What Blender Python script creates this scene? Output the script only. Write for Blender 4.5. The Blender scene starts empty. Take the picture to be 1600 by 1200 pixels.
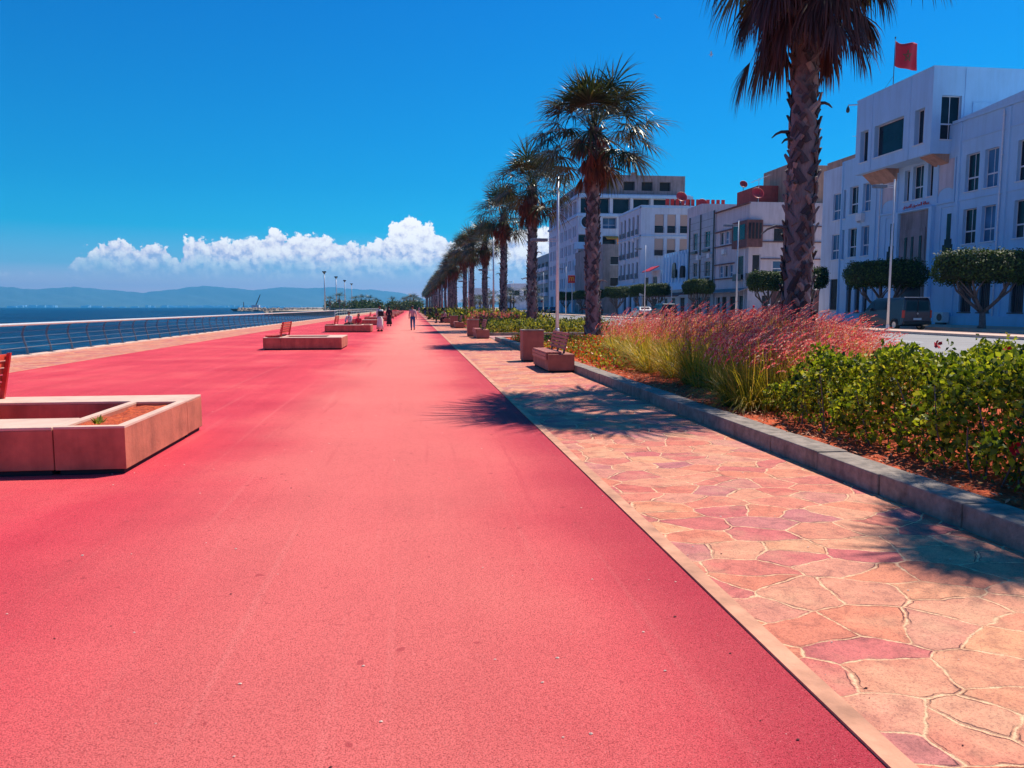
import bpy, math, random
import numpy as np
from mathutils import Vector, Matrix
R = math.radians
random.seed(7)
RNG = np.random.default_rng(11)
SC = bpy.context.scene
COL = SC.collection

# ------------------------------------------------------------------ camera, sky, sun, exposure
cam = bpy.data.cameras.new('camera'); camo = bpy.data.objects.new('camera', cam); COL.objects.link(camo)
cam.sensor_fit = 'HORIZONTAL'; cam.sensor_width = 36; cam.lens = 27.0
cam.clip_start = .05; cam.clip_end = 90000
camo.location = (0, 0, 1.6)
camo.rotation_euler = (math.pi/2 - math.atan(.1), 0, -math.atan(.1285))
SC.camera = camo

SUN_EL, SUN_AZ = R(58), R(52.5)      # azimuth measured from +Y towards +X
w = bpy.data.worlds.new('World'); SC.world = w; w.use_nodes = True
nt = w.node_tree; nt.nodes.clear()
sky = nt.nodes.new('ShaderNodeTexSky'); sky.sky_type = 'NISHITA'; sky.sun_disc = False
sky.sun_elevation = SUN_EL; sky.sun_rotation = SUN_AZ; sky.altitude = 0
sky.air_density = 1.0; sky.dust_density = .5; sky.ozone_density = 3.0
NW, LW = nt.nodes, nt.links
def wm(op, a, b=0.0, clamp=False):
    m = NW.new('ShaderNodeMath'); m.operation = op; m.use_clamp = clamp
    for i, v in enumerate((a, b)):
        if hasattr(v, 'links'): LW.new(v, m.inputs[i])
        else: m.inputs[i].default_value = v
    return m.outputs[0]
def wmix(f, a, b, mode='MIX'):
    m = NW.new('ShaderNodeMix'); m.data_type = 'RGBA'; m.blend_type = mode; m.clamp_factor = True
    for k_, v in ((0, f), (6, a), (7, b)):
        if hasattr(v, 'links'): LW.new(v, m.inputs[k_])
        elif isinstance(v, (int, float)): m.inputs[k_].default_value = v
        else: m.inputs[k_].default_value = (*v, 1)
    return m.outputs[2]
def wramp(v, stops):
    r = NW.new('ShaderNodeValToRGB'); e = r.color_ramp.elements
    while len(e) < len(stops): e.new(.5)
    for i, (p, c) in enumerate(stops): e[i].position = p; e[i].color = (*c, 1) if hasattr(c, '__len__') else (c, c, c, 1)
    LW.new(v, r.inputs[0]); return r.outputs[0]
wtc = NW.new('ShaderNodeTexCoord'); wsx = NW.new('ShaderNodeSeparateXYZ'); LW.new(wtc.outputs['Generated'], wsx.inputs[0])
EL = wm('ARCSINE', wsx.outputs[2]); AZ = wm('ARCTAN2', wsx.outputs[0], wsx.outputs[1])
# deep azure clear sky, paler and lilac towards the horizon
tint = wramp(wm('MULTIPLY', EL, 2.0, True), [(0, (2.0, 1.12, 1.5)), (.05, (1.2, .88, 1.22)), (.10, (.32, .68, 1.0)), (.19, (.01, .62, .92)), (.30, (.0, .54, .87)), (.75, (.0, .46, .92))])
skyc = wmix(1.0, sky.outputs[0], tint, 'MULTIPLY')
# cumulus bank low over the bay: height profile by compass direction, broken up by fractal noise
PROF = [(-.40, .03), (-.376, .056), (-.358, .068), (-.338, .072), (-.322, .062), (-.305, .069), (-.29, .062), (-.275, .050), (-.268, .078), (-.25, .074), (-.225, .074), (-.20, .080), (-.185, .076), (-.168, .094), (-.155, .082), (-.142, .086), (-.128, .082), (-.112, .086), (-.09, .076), (-.06, .072), (-.032, .085), (-.020, .102), (-.006, .108), (.010, .107), (.024, .098), (.036, .084), (.055, .074), (.09, .082), (.13, .094), (.17, .098), (.22, .080), (.30, .03)]
cmb = NW.new('ShaderNodeCombineXYZ'); LW.new(AZ, cmb.inputs[0]); LW.new(EL, cmb.inputs[1])
def wnoise(scale, det, rough, off=(0, 0, 0), dist=0, kind='n'):
    mp = NW.new('ShaderNodeMapping'); mp.inputs['Location'].default_value = off; LW.new(cmb.outputs[0], mp.inputs[0])
    if kind == 'v':
        t = NW.new('ShaderNodeTexVoronoi'); t.voronoi_dimensions = '2D'; t.feature = 'F1'; t.inputs['Scale'].default_value = scale
        t.inputs['Detail'].default_value = det; t.inputs['Roughness'].default_value = rough; t.inputs['Lacunarity'].default_value = 2.2; LW.new(mp.outputs[0], t.inputs['Vector']); return t.outputs['Distance']
    t = NW.new('ShaderNodeTexNoise'); t.noise_dimensions = '2D'; t.inputs['Scale'].default_value = scale; t.inputs['Detail'].default_value = det; t.inputs['Roughness'].default_value = rough; t.inputs['Distortion'].default_value = dist
    LW.new(mp.outputs[0], t.inputs['Vector']); return t.outputs[0]
wv = wm('MULTIPLY', wm('SUBTRACT', wnoise(60, 4, .6, (3, 1, 0)), .5), .02)
azw = wm('ADD', AZ, wv)
TOP = wm('ADD', .010, wm('MULTIPLY', wramp(wm('DIVIDE', wm('ADD', azw, .40), .70, True), [((p+.40)/.70, v*5) for p, v in PROF]), .2))
def billow(off):
    v1 = wnoise(62, 3.0, .55, off, 0, 'v'); n1 = wnoise(95, 8, .62, off, .3)
    return wm('ADD', wm('MULTIPLY', wm('SUBTRACT', .42, v1), .009), wm('MULTIPLY', wm('SUBTRACT', n1, .5), .021))
B0 = billow((0, 0, 0)); B1 = billow((.0035, .0065, 0)); B2 = billow((.010, .016, 0))
dens = wm('SUBTRACT', wm('ADD', TOP, B0), EL)
alpha = wm('MULTIPLY', wm('MULTIPLY', dens, 330, True), wm('DIVIDE', wm('SUBTRACT', wm('ADD', EL, wm('MULTIPLY', wnoise(30, 5, .6, (7, 3, 0)), .03)), .046), .034, True))
lit = wm('ADD', wm('ADD', wm('MULTIPLY', wm('SUBTRACT', B0, B1), 48), wm('MULTIPLY', wm('SUBTRACT', B0, B2), 34)), wm('ADD', .60, wm('MULTIPLY', wm('SUBTRACT', EL, .065), 11)), True)
ccol = wramp(lit, [(0, (3.6, 4.0, 6.0)), (.3, (5.6, 5.6, 7.0)), (.6, (7.8, 7.4, 7.8)), (1, (9.6, 9.2, 8.8))])
cloudy = wmix(alpha, skyc, ccol)
bg = NW.new('ShaderNodeBackground'); bg.inputs['Strength'].default_value = .106; LW.new(skyc, bg.inputs[0])
bgc = NW.new('ShaderNodeBackground'); bgc.inputs['Strength'].default_value = .106; LW.new(cloudy, bgc.inputs[0])
wo = NW.new('ShaderNodeOutputWorld'); wms = NW.new('ShaderNodeMixShader')
belt = wm('MULTIPLY', wm('MULTIPLY', wm('GREATER_THAN', EL, .03), wm('LESS_THAN', EL, .15)), wm('LESS_THAN', wm('ABSOLUTE', AZ), .5))   # the band of sky that holds the clouds
LW.new(belt, wms.inputs[0]); LW.new(bg.outputs[0], wms.inputs[1]); LW.new(bgc.outputs[0], wms.inputs[2]); LW.new(wms.outputs[0], wo.inputs[0])
w.cycles.sampling_method = 'MANUAL'; w.cycles.sample_map_resolution = 512


sl = bpy.data.lights.new('sun', 'SUN'); sl.energy = 5.0; sl.angle = R(.5); sl.color = (1, .92, .78)
so = bpy.data.objects.new('sun', sl); COL.objects.link(so)
sd = Vector((math.sin(SUN_AZ)*math.cos(SUN_EL), math.cos(SUN_AZ)*math.cos(SUN_EL), math.sin(SUN_EL)))
so.rotation_euler = sd.to_track_quat('Z', 'Y').to_euler()
SC.view_settings.view_transform = 'Standard'; SC.view_settings.look = 'None'
SC.view_settings.exposure = .38; SC.view_settings.gamma = 1
SC.cycles.max_bounces = 8; SC.cycles.transparent_max_bounces = 24; SC.cycles.volume_bounces = 0

# ------------------------------------------------------------------ materials
def nodes(name):
    m = bpy.data.materials.new(name); m.use_nodes = True
    n = m.node_tree; return m, n, n.nodes['Principled BSDF'], n.nodes, n.links
def ramp(N, stops, interp='LINEAR'):
    r = N.new('ShaderNodeValToRGB'); r.color_ramp.interpolation = interp
    e = r.color_ramp.elements
    while len(e) < len(stops): e.new(.5)
    for i, (p, c) in enumerate(stops): e[i].position = p; e[i].color = (*c, 1)
    return r
def noise(N, L, scale, detail=4, rough=.55, vec=None, dist=0):
    t = N.new('ShaderNodeTexNoise'); t.inputs['Scale'].default_value = scale; t.inputs['Detail'].default_value = detail
    t.inputs['Roughness'].default_value = rough; t.inputs['Distortion'].default_value = dist
    if vec is not None: L.new(vec, t.inputs['Vector'])
    return t
def coords(N, L, scale=(1,1,1), kind='Object'):
    tc = N.new('ShaderNodeTexCoord'); mp = N.new('ShaderNodeMapping'); mp.inputs['Scale'].default_value = scale
    L.new(tc.outputs[kind], mp.inputs[0]); return mp.outputs[0]
def bump(N, L, h, bs, strength=.3, dist=.02, prev=None):
    b = N.new('ShaderNodeBump'); b.inputs['Strength'].default_value = strength; b.inputs['Distance'].default_value = dist
    L.new(h, b.inputs['Height'])
    if prev is not None: L.new(prev, b.inputs['Normal'])
    if bs is not None: L.new(b.outputs[0], bs.inputs['Normal'])
    return b.outputs[0]
def mixc(N, L, fac, a, b, mode='MIX'):
    m = N.new('ShaderNodeMix'); m.data_type = 'RGBA'; m.blend_type = mode
    for s, v in ((0, fac), (6, a), (7, b)):
        if hasattr(v, 'links'): L.new(v, m.inputs[s])
        elif isinstance(v, (int, float)): m.inputs[s].default_value = v
        else: m.inputs[s].default_value = (*v, 1)
    return m.outputs[2]
def mth(N, L, op, a, b=0.0, clamp=False):
    m = N.new('ShaderNodeMath'); m.operation = op; m.use_clamp = clamp
    for i, v in enumerate((a, b)):
        if hasattr(v, 'links'): L.new(v, m.inputs[i])
        else: m.inputs[i].default_value = v
    return m.outputs[0]

def mat_wall(name, c, var=.12, scale=1.2, rough=.85, stain=.25, bm=.25):
    m, n, b, N, L = nodes(name); v = coords(N, L)
    t = noise(N, L, scale, 6, .6, v)
    v2 = coords(N, L, (2.2, 2.2, .22)); t2 = noise(N, L, 1.0, 5, .65, v2)
    dk = tuple(x*(1-var*2) for x in c); lt = tuple(min(1, x*(1+var*.5)) for x in c)
    r = ramp(N, [(.3, dk), (.7, lt)]); L.new(t.outputs[0], r.inputs[0])
    r2 = ramp(N, [(.36, (1-stain,)*3), (.56, (1, 1, 1))]); L.new(t2.outputs[0], r2.inputs[0])
    L.new(mixc(N, L, 1.0, r.outputs[0], r2.outputs[0], 'MULTIPLY'), b.inputs['Base Color'])
    b.inputs['Roughness'].default_value = rough
    t3 = noise(N, L, 25, 4, .6, v); bump(N, L, t3.outputs[0], b, bm, .02)
    return m
def mat_plain(name, c, rough=.5, metal=0, var=.1, scale=8, bm=0.0):
    m, n, b, N, L = nodes(name); v = coords(N, L); t = noise(N, L, scale, 4, .6, v)
    r = ramp(N, [(.3, tuple(x*(1-var) for x in c)), (.7, tuple(min(1, x*(1+var)) for x in c))]); L.new(t.outputs[0], r.inputs[0])
    L.new(r.outputs[0], b.inputs['Base Color']); b.inputs['Roughness'].default_value = rough; b.inputs['Metallic'].default_value = metal
    if bm: bump(N, L, t.outputs[0], b, bm, .02)
    return m
def mat_glass(name, c=(.008, .012, .022), rough=.12):
    m, n, b, N, L = nodes(name); v = coords(N, L); t = noise(N, L, .6, 2, .5, v)
    r = ramp(N, [(.35, c), (.75, tuple(x*2.2 for x in c))]); L.new(t.outputs[0], r.inputs[0]); L.new(r.outputs[0], b.inputs['Base Color'])
    b.inputs['Roughness'].default_value = rough; b.inputs['Specular IOR Level'].default_value = .22
    return m
def mat_leaf(name, stops, trans=.35, rough=.45):
    m, n, b, N, L = nodes(name)
    g = N.new('ShaderNodeNewGeometry'); r = ramp(N, stops); L.new(g.outputs['Random Per Island'], r.inputs[0])
    L.new(r.outputs[0], b.inputs['Base Color']); b.inputs['Roughness'].default_value = rough
    tr = N.new('ShaderNodeBsdfTranslucent'); L.new(mixc(N, L, .5, r.outputs[0], (1, 1, .4), 'MULTIPLY'), tr.inputs[0])
    hs_ = N.new('ShaderNodeMixShader'); hs_.inputs[0].default_value = trans
    L.new(b.outputs[0], hs_.inputs[1]); L.new(tr.outputs[0], hs_.inputs[2])
    L.new(hs_.outputs[0], N['Material Output'].inputs[0]); return m

def mat_red_ground():
    m, n, b, N, L = nodes('red_surfacing'); v = coords(N, L)
    big = noise(N, L, .35, 5, .6, v); r = ramp(N, [(.3, (.60, .038, .070)), (.52, (.74, .068, .095)), (.75, (.84, .13, .13))]); L.new(big.outputs[0], r.inputs[0])
    vs = coords(N, L, (1.6, .05, 1)); st = noise(N, L, 1.0, 5, .6, vs); rs = ramp(N, [(.3, (.84, .78, .8)), (.6, (1, 1, 1)), (.8, (1.0, 1.0, 1.0))]); L.new(st.outputs[0], rs.inputs[0])
    c = mixc(N, L, .9, r.outputs[0], rs.outputs[0], 'MULTIPLY')
    # worn paler walked-over band; strengthened with distance, painting in the grazing sun sheen
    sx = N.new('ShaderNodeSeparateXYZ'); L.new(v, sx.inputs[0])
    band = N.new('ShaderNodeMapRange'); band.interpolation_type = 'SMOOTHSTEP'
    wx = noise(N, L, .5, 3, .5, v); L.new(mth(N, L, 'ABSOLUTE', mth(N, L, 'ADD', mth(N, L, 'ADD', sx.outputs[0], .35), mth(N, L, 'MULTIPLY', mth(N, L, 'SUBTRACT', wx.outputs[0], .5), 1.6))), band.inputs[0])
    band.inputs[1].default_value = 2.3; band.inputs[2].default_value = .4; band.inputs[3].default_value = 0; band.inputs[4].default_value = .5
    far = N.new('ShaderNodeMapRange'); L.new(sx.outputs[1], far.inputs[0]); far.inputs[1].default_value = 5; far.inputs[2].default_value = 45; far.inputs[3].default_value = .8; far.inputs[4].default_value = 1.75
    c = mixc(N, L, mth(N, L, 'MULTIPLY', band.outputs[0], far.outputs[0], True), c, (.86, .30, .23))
    tv = coords(N, L, (7, .12, 1)); tn = noise(N, L, 1.0, 3, .55, tv, .4); tr_ = ramp(N, [(.60, (0, 0, 0)), (.68, (1, 1, 1))]); L.new(tn.outputs[0], tr_.inputs[0])
    c = mixc(N, L, mth(N, L, 'MULTIPLY', tr_.outputs[0], .11), c, (.90, .33, .28))
    tn2 = noise(N, L, .8, 3, .6, coords(N, L, (4, .18, 1)), 1.5); tr2 = ramp(N, [(.30, (1, 1, 1)), (.40, (0, 0, 0))]); L.new(tn2.outputs[0], tr2.inputs[0])
    c = mixc(N, L, mth(N, L, 'MULTIPLY', tr2.outputs[0], .22), c, (.48, .035, .06))
    # darker crimson towards the stone edging
    eg = N.new('ShaderNodeMapRange'); eg.interpolation_type = 'SMOOTHSTEP'; L.new(mth(N, L, 'ADD', sx.outputs[0], mth(N, L, 'MULTIPLY', mth(N, L, 'SUBTRACT', wx.outputs[0], .5), .9)), eg.inputs[0]); eg.inputs[1].default_value = .7; eg.inputs[2].default_value = 1.7; eg.inputs[3].default_value = 0; eg.inputs[4].default_value = .6
    c = mixc(N, L, eg.outputs[0], c, (.42, .03, .06))
    g1 = noise(N, L, 170, 4, .8, v); rg = ramp(N, [(.38, (.34, .15, .2)), (.52, (1, 1, 1)), (.7, (1, 1, 1)), (.82, (1.0, 1.0, 1.0))]); L.new(g1.outputs[0], rg.inputs[0])
    c = mixc(N, L, .95, c, rg.outputs[0], 'MULTIPLY')
    g2 = noise(N, L, 150, 3, .7, v); lt = ramp(N, [(.60, (0, 0, 0)), (.76, (1, 1, 1))]); L.new(g2.outputs[0], lt.inputs[0])
    c = mixc(N, L, mth(N, L, 'MULTIPLY', lt.outputs[0], .6), c, (.95, .42, .38))
    sp = noise(N, L, 9, 2, .5, v); spr = ramp(N, [(.715, (0, 0, 0)), (.73, (1, 1, 1))]); L.new(sp.outputs[0], spr.inputs[0])
    c = mixc(N, L, mth(N, L, 'MULTIPLY', spr.outputs[0], .6), c, (.35, .04, .05))
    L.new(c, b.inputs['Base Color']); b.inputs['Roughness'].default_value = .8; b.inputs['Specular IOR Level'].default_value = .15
    b1 = bump(N, L, g1.outputs[0], None, .8, .008); g3 = noise(N, L, 30, 4, .6, v); bump(N, L, g3.outputs[0], b, .25, .01, b1)
    return m
def mat_flags(name='flag_paving', scale=2.95):
    m, n, b, N, L = nodes(name); v = coords(N, L)
    wn = noise(N, L, 2.2, 3, .5, v); off = N.new('ShaderNodeVectorMath'); off.operation = 'MULTIPLY_ADD'
    L.new(wn.outputs['Color'], off.inputs[0]); off.inputs[1].default_value = (.22, .22, 0); L.new(v, off.inputs[2])
    mp = N.new('ShaderNodeMapping'); mp.inputs['Scale'].default_value = (.85, 1.15, 1); L.new(off.outputs[0], mp.inputs[0])
    def vor(f):
        t = N.new('ShaderNodeTexVoronoi'); t.voronoi_dimensions = '2D'; t.feature = f; t.inputs['Scale'].default_value = scale; t.inputs['Randomness'].default_value = .95; L.new(mp.outputs[0], t.inputs['Vector']); return t
    ve, vc = vor('DISTANCE_TO_EDGE'), vor('F1')
    sep = N.new('ShaderNodeSeparateColor'); L.new(vc.outputs['Color'], sep.inputs[0])
    cr = ramp(N, [(0, (.68, .15, .11)), (.2, (.80, .28, .14)), (.4, (.64, .13, .13)), (.58, (.84, .36, .18)), (.75, (.58, .17, .17)), (.9, (.84, .35, .20)), (1, (.74, .19, .13))]); L.new(sep.outputs[0], cr.inputs[0])
    mt = noise(N, L, 7, 8, .72, v, .8); mr = ramp(N, [(.32, (.42, .36, .40)), (.5, (.82, .78, .78)), (.66, (1, 1, 1))]); L.new(mt.outputs[0], mr.inputs[0])
    c = mixc(N, L, .85, cr.outputs[0], mr.outputs[0], 'MULTIPLY')
    yl = noise(N, L, 1.6, 4, .6, v); yr = ramp(N, [(.5, (0, 0, 0)), (.72, (1, 1, 1))]); L.new(yl.outputs[0], yr.inputs[0])
    c = mixc(N, L, mth(N, L, 'MULTIPLY', yr.outputs[0], .45), c, (.76, .45, .25))
    ed = ramp(N, [(.004, (1, 1, 1)), (.028, (0, 0, 0))]); jn = noise(N, L, 16, 5, .7, v)
    de = mth(N, L, 'ADD', ve.outputs['Distance'], mth(N, L, 'MULTIPLY', mth(N, L, 'SUBTRACT', jn.outputs[0], .5), .085)); L.new(de, ed.inputs[0])
    mor = mixc(N, L, mt.outputs[0], (.72, .38, .20), (.95, .64, .38))
    c = mixc(N, L, ed.outputs[0], c, mor)
    # open cracks where the joint has failed
    ck = ramp(N, [(.030, (0, 0, 0)), (.036, (1, 1, 1)), (.044, (1, 1, 1)), (.050, (0, 0, 0))]); L.new(de, ck.inputs[0])
    gate = noise(N, L, 2.6, 3, .6, v); gr = ramp(N, [(.50, (0, 0, 0)), (.58, (1, 1, 1))]); L.new(gate.outputs[0], gr.inputs[0])
    crk = mth(N, L, 'MULTIPLY', ck.outputs[0], gr.outputs[0])
    c = mixc(N, L, mth(N, L, 'MULTIPLY', crk, .85), c, (.06, .02, .03))
    fg = noise(N, L, 90, 5, .8, v); fr = ramp(N, [(.36, (.45, .36, .40)), (.5, (.95, .95, .95)), (.66, (1, 1, 1))]); L.new(fg.outputs[0], fr.inputs[0])
    c = mixc(N, L, .85, c, fr.outputs[0], 'MULTIPLY')
    L.new(c, b.inputs['Base Color']); b.inputs['Roughness'].default_value = .7; b.inputs['Specular IOR Level'].default_value = .35
    hgt = mth(N, L, 'SUBTRACT', mth(N, L, 'ADD', mth(N, L, 'MULTIPLY', mth(N, L, 'SUBTRACT', 1, ed.outputs[0]), .5), mth(N, L, 'MULTIPLY', mt.outputs[0], .8)), crk)
    b1 = bump(N, L, hgt, None, .6, .02); bump(N, L, fg.outputs[0], b, .3, .004, b1)
    return m
def mat_soil():
    m, n, b, N, L = nodes('mulch_soil'); v = coords(N, L); t = noise(N, L, 18, 6, .75, v)
    r = ramp(N, [(.3, (.12, .015, .006)), (.46, (.55, .07, .02)), (.60, (.78, .14, .035)), (.76, (.90, .36, .14))]); L.new(t.outputs[0], r.inputs[0])
    L.new(r.outputs[0], b.inputs['Base Color']); b.inputs['Roughness'].default_value = .95
    bump(N, L, t.outputs[0], b, 1.0, .05); return m
def mat_sea():
    m, n, b, N, L = nodes('sea_water'); 
    v1 = coords(N, L, (.35, .9, 1)); t = noise(N, L, .8, 6, .72, v1, 1.0); v2 = coords(N, L, (.012, .05, 1)); t2 = noise(N, L, 1, 4, .6, v2)
    r = ramp(N, [(.42, (.0, .006, .035)), (.50, (.0, .025, .085)), (.57, (.002, .07, .17)), (.65, (.05, .22, .36))]); L.new(mth(N, L, 'ADD', mth(N, L, 'MULTIPLY', t.outputs[0], .6), mth(N, L, 'MULTIPLY', t2.outputs[0], .4)), r.inputs[0])
    fo = ramp(N, [(.74, (0, 0, 0)), (.78, (1, 1, 1))]); t3 = noise(N, L, 1.1, 5, .7, v1); L.new(t3.outputs[0], fo.inputs[0])
    c = mixc(N, L, mth(N, L, 'MULTIPLY', fo.outputs[0], .7), r.outputs[0], (.6, .75, .85))
    L.new(c, b.inputs['Base Color']); b.inputs['Roughness'].default_value = .35; b.inputs['Specular IOR Level'].default_value = .07
    bump(N, L, t.outputs[0], b, 1.0, 1.1); return m
def mat_asphalt():
    m, n, b, N, L = nodes('street_asphalt'); v = coords(N, L); t = noise(N, L, .4, 5, .6, v); r = ramp(N, [(.3, (.17, .155, .165)), (.7, (.25, .23, .235))]); L.new(t.outputs[0], r.inputs[0])
    L.new(r.outputs[0], b.inputs['Base Color']); b.inputs['Roughness'].default_value = .7
    g = noise(N, L, 90, 3, .6, v); bump(N, L, g.outputs[0], b, .4, .01); return m
def mat_trunk():
    m, n, b, N, L = nodes('palm_boots'); g = N.new('ShaderNodeNewGeometry')
    v = coords(N, L, (14, 14, 3)); t = noise(N, L, 2.5, 6, .7, v)
    r = ramp(N, [(0, (.010, .011, .017)), (.4, (.05, .050, .064)), (.75, (.15, .14, .155)), (1, (.33, .30, .29))])
    L.new(mth(N, L, 'ADD', mth(N, L, 'MULTIPLY', g.outputs['Random Per Island'], .75), mth(N, L, 'MULTIPLY', t.outputs[0], .40)), r.inputs[0])
    L.new(r.outputs[0], b.inputs['Base Color']); b.inputs['Roughness'].default_value = .85; bump(N, L, t.outputs[0], b, .8, .03); return m

M = dict(
    red=mat_red_ground(), flags=mat_flags(), soil=mat_soil(), sea=mat_sea(), asphalt=mat_asphalt(), trunk=mat_trunk(),
    sand=mat_wall('sandy_ground', (.50, .36, .24), .15, .2), pinkpave=mat_wall('pink_paving', (.62, .30, .27), .15, 1.5), edging=mat_wall('edging_concrete', (.72, .33, .20), .2, 4),
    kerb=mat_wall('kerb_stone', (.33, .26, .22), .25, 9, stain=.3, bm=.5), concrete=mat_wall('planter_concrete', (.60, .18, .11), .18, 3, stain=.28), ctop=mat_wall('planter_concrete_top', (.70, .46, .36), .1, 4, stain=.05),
    seatcon=mat_wall('bench_concrete', (.42, .15, .11), .15, 4, stain=.15),
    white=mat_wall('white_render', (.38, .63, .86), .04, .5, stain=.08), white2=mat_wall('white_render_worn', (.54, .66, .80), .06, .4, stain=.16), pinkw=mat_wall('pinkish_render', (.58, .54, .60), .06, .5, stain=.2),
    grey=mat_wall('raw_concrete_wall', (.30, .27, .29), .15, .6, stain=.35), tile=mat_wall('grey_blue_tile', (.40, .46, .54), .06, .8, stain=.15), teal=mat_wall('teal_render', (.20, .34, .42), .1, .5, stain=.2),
    brown=mat_wall('brown_panel', (.20, .09, .09), .2, 2, stain=.3), tan=mat_wall('tan_render', (.50, .30, .22), .1, 1, stain=.3), brick=mat_wall('red_roof_wall', (.45, .07, .06), .15, 2), dark=mat_plain('dark_interior', (.018, .018, .025), .9),
    glass=mat_glass('window_glass'), blueglass=mat_glass('blue_shutter', (.035, .10, .19), .3), shade=mat_plain('roller_shutter', (.45, .33, .28), .7, var=.06), frame=mat_plain('window_frame', (.62, .66, .72), .5), dframe=mat_plain('dark_frame', (.05, .05, .06), .4),
    steel=mat_plain('rail_steel', (.70, .68, .66), .38, .25, .08), poststeel=mat_plain('post_steel', (.16, .19, .24), .5, .3, .15), lampmetal=mat_plain('lamp_metal', (.55, .58, .63), .4, .35), headmetal=mat_plain('lamp_head_grey', (.13, .17, .23), .4, .2), lens=mat_plain('lamp_lens', (.10, .14, .2), .2), wood=mat_plain('red_slats', (.60, .06, .03), .55, 0, .25, 14, .3), wood2=mat_plain('brown_slats', (.40, .13, .10), .6, 0, .25, 14, .3),
    bark=mat_plain('tree_bark', (.15, .12, .12), .9, 0, .4, 12, .8), flagred=mat_plain('flag_red', (.55, .01, .03), .7, 0, .1), star=mat_plain('flag_green', (.01, .10, .03), .7), black=mat_plain('black_plastic', (.02, .02, .022), .5), tyre=mat_plain('tyre_rubber', (.025, .025, .025), .8),
    vanp=mat_plain('navy_paint', (.018, .028, .055), .25), silver=mat_plain('silver_paint', (.48, .50, .52), .3, .5), suvp=mat_plain('dark_grey_paint', (.035, .04, .05), .25), bluep=mat_plain('blue_paint', (.02, .07, .16), .25), chrome=mat_plain('rim_metal', (.5, .5, .52), .3, .8), taillamp=mat_plain('tail_lamp_red', (.45, .01, .01), .2), plate=mat_plain('plate_white', (.6, .65, .7), .4), redp=mat_plain('red_paint', (.55, .02, .02), .4),
    yellow=mat_plain('yellow_paint', (.85, .42, .02), .5), orange=mat_plain('orange_cloth', (.85, .30, .03), .8), rock=mat_wall('rock', (.45, .33, .25), .25, .5), mount=mat_wall('mountain_ground', (.07, .10, .09), .3, .0006, stain=.2, bm=.1),
    skin=mat_plain('skin_tone', (.36, .19, .13), .6, 0, .06), hair=mat_plain('dark_hair', (.018, .012, .01), .6), cpink=mat_plain('pink_cloth', (.55, .30, .33), .85), cjean=mat_plain('blue_denim', (.03, .08, .22), .9), cwhite=mat_plain('white_cloth', (.74, .70, .68), .9), cblack=mat_plain('black_cloth', (.015, .014, .02), .9), cred=mat_plain('red_cloth', (.65, .02, .06), .85),
    plume=mat_leaf('grass_plume', [(0, (.56, .02, .06)), (.35, (.84, .09, .13)), (.7, (.94, .27, .27)), (1, (1.0, .74, .66))], .55, .8), blade=mat_leaf('grass_blade', [(0, (.08, .09, .005)), (.35, (.28, .25, .012)), (.7, (.66, .50, .03)), (1, (.85, .48, .10))], .45, .5),
    leaf=mat_leaf('hibiscus_leaf', [(0, (.02, .04, .004)), (.3, (.08, .13, .006)), (.7, (.30, .36, .012)), (1, (.72, .66, .05))], .5, .6), bloom=mat_plain('red_petal', (.7, .01, .03), .6), ycover=mat_leaf('yellow_green_leaf', [(0, (.07, .10, .01)), (.5, (.26, .28, .02)), (1, (.60, .54, .06))], .4, .6), redbloom=mat_leaf('bloom_petals', [(0, (.60, .02, .01)), (1, (.85, .12, .04))], .3),
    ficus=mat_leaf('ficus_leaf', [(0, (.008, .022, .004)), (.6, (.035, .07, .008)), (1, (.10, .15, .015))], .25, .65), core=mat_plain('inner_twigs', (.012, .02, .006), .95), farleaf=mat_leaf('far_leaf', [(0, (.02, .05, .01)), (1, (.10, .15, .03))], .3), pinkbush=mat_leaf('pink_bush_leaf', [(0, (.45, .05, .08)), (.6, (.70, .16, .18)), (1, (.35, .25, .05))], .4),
    frond=mat_leaf('palm_frond', [(0, (.010, .020, .008)), (.5, (.028, .045, .014)), (.85, (.06, .08, .02)), (1, (.16, .13, .04))], .25, .38), dead=mat_leaf('dead_frond', [(0, (.06, .022, .02)), (.5, (.17, .055, .03)), (1, (.33, .11, .05))], .3, .7), dead2=mat_leaf('dead_frond_old', [(0, (.03, .016, .02)), (.5, (.075, .038, .04)), (1, (.17, .09, .075))], .3, .7), petiole=mat_plain('petiole', (.16, .13, .06), .6),
)

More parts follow.
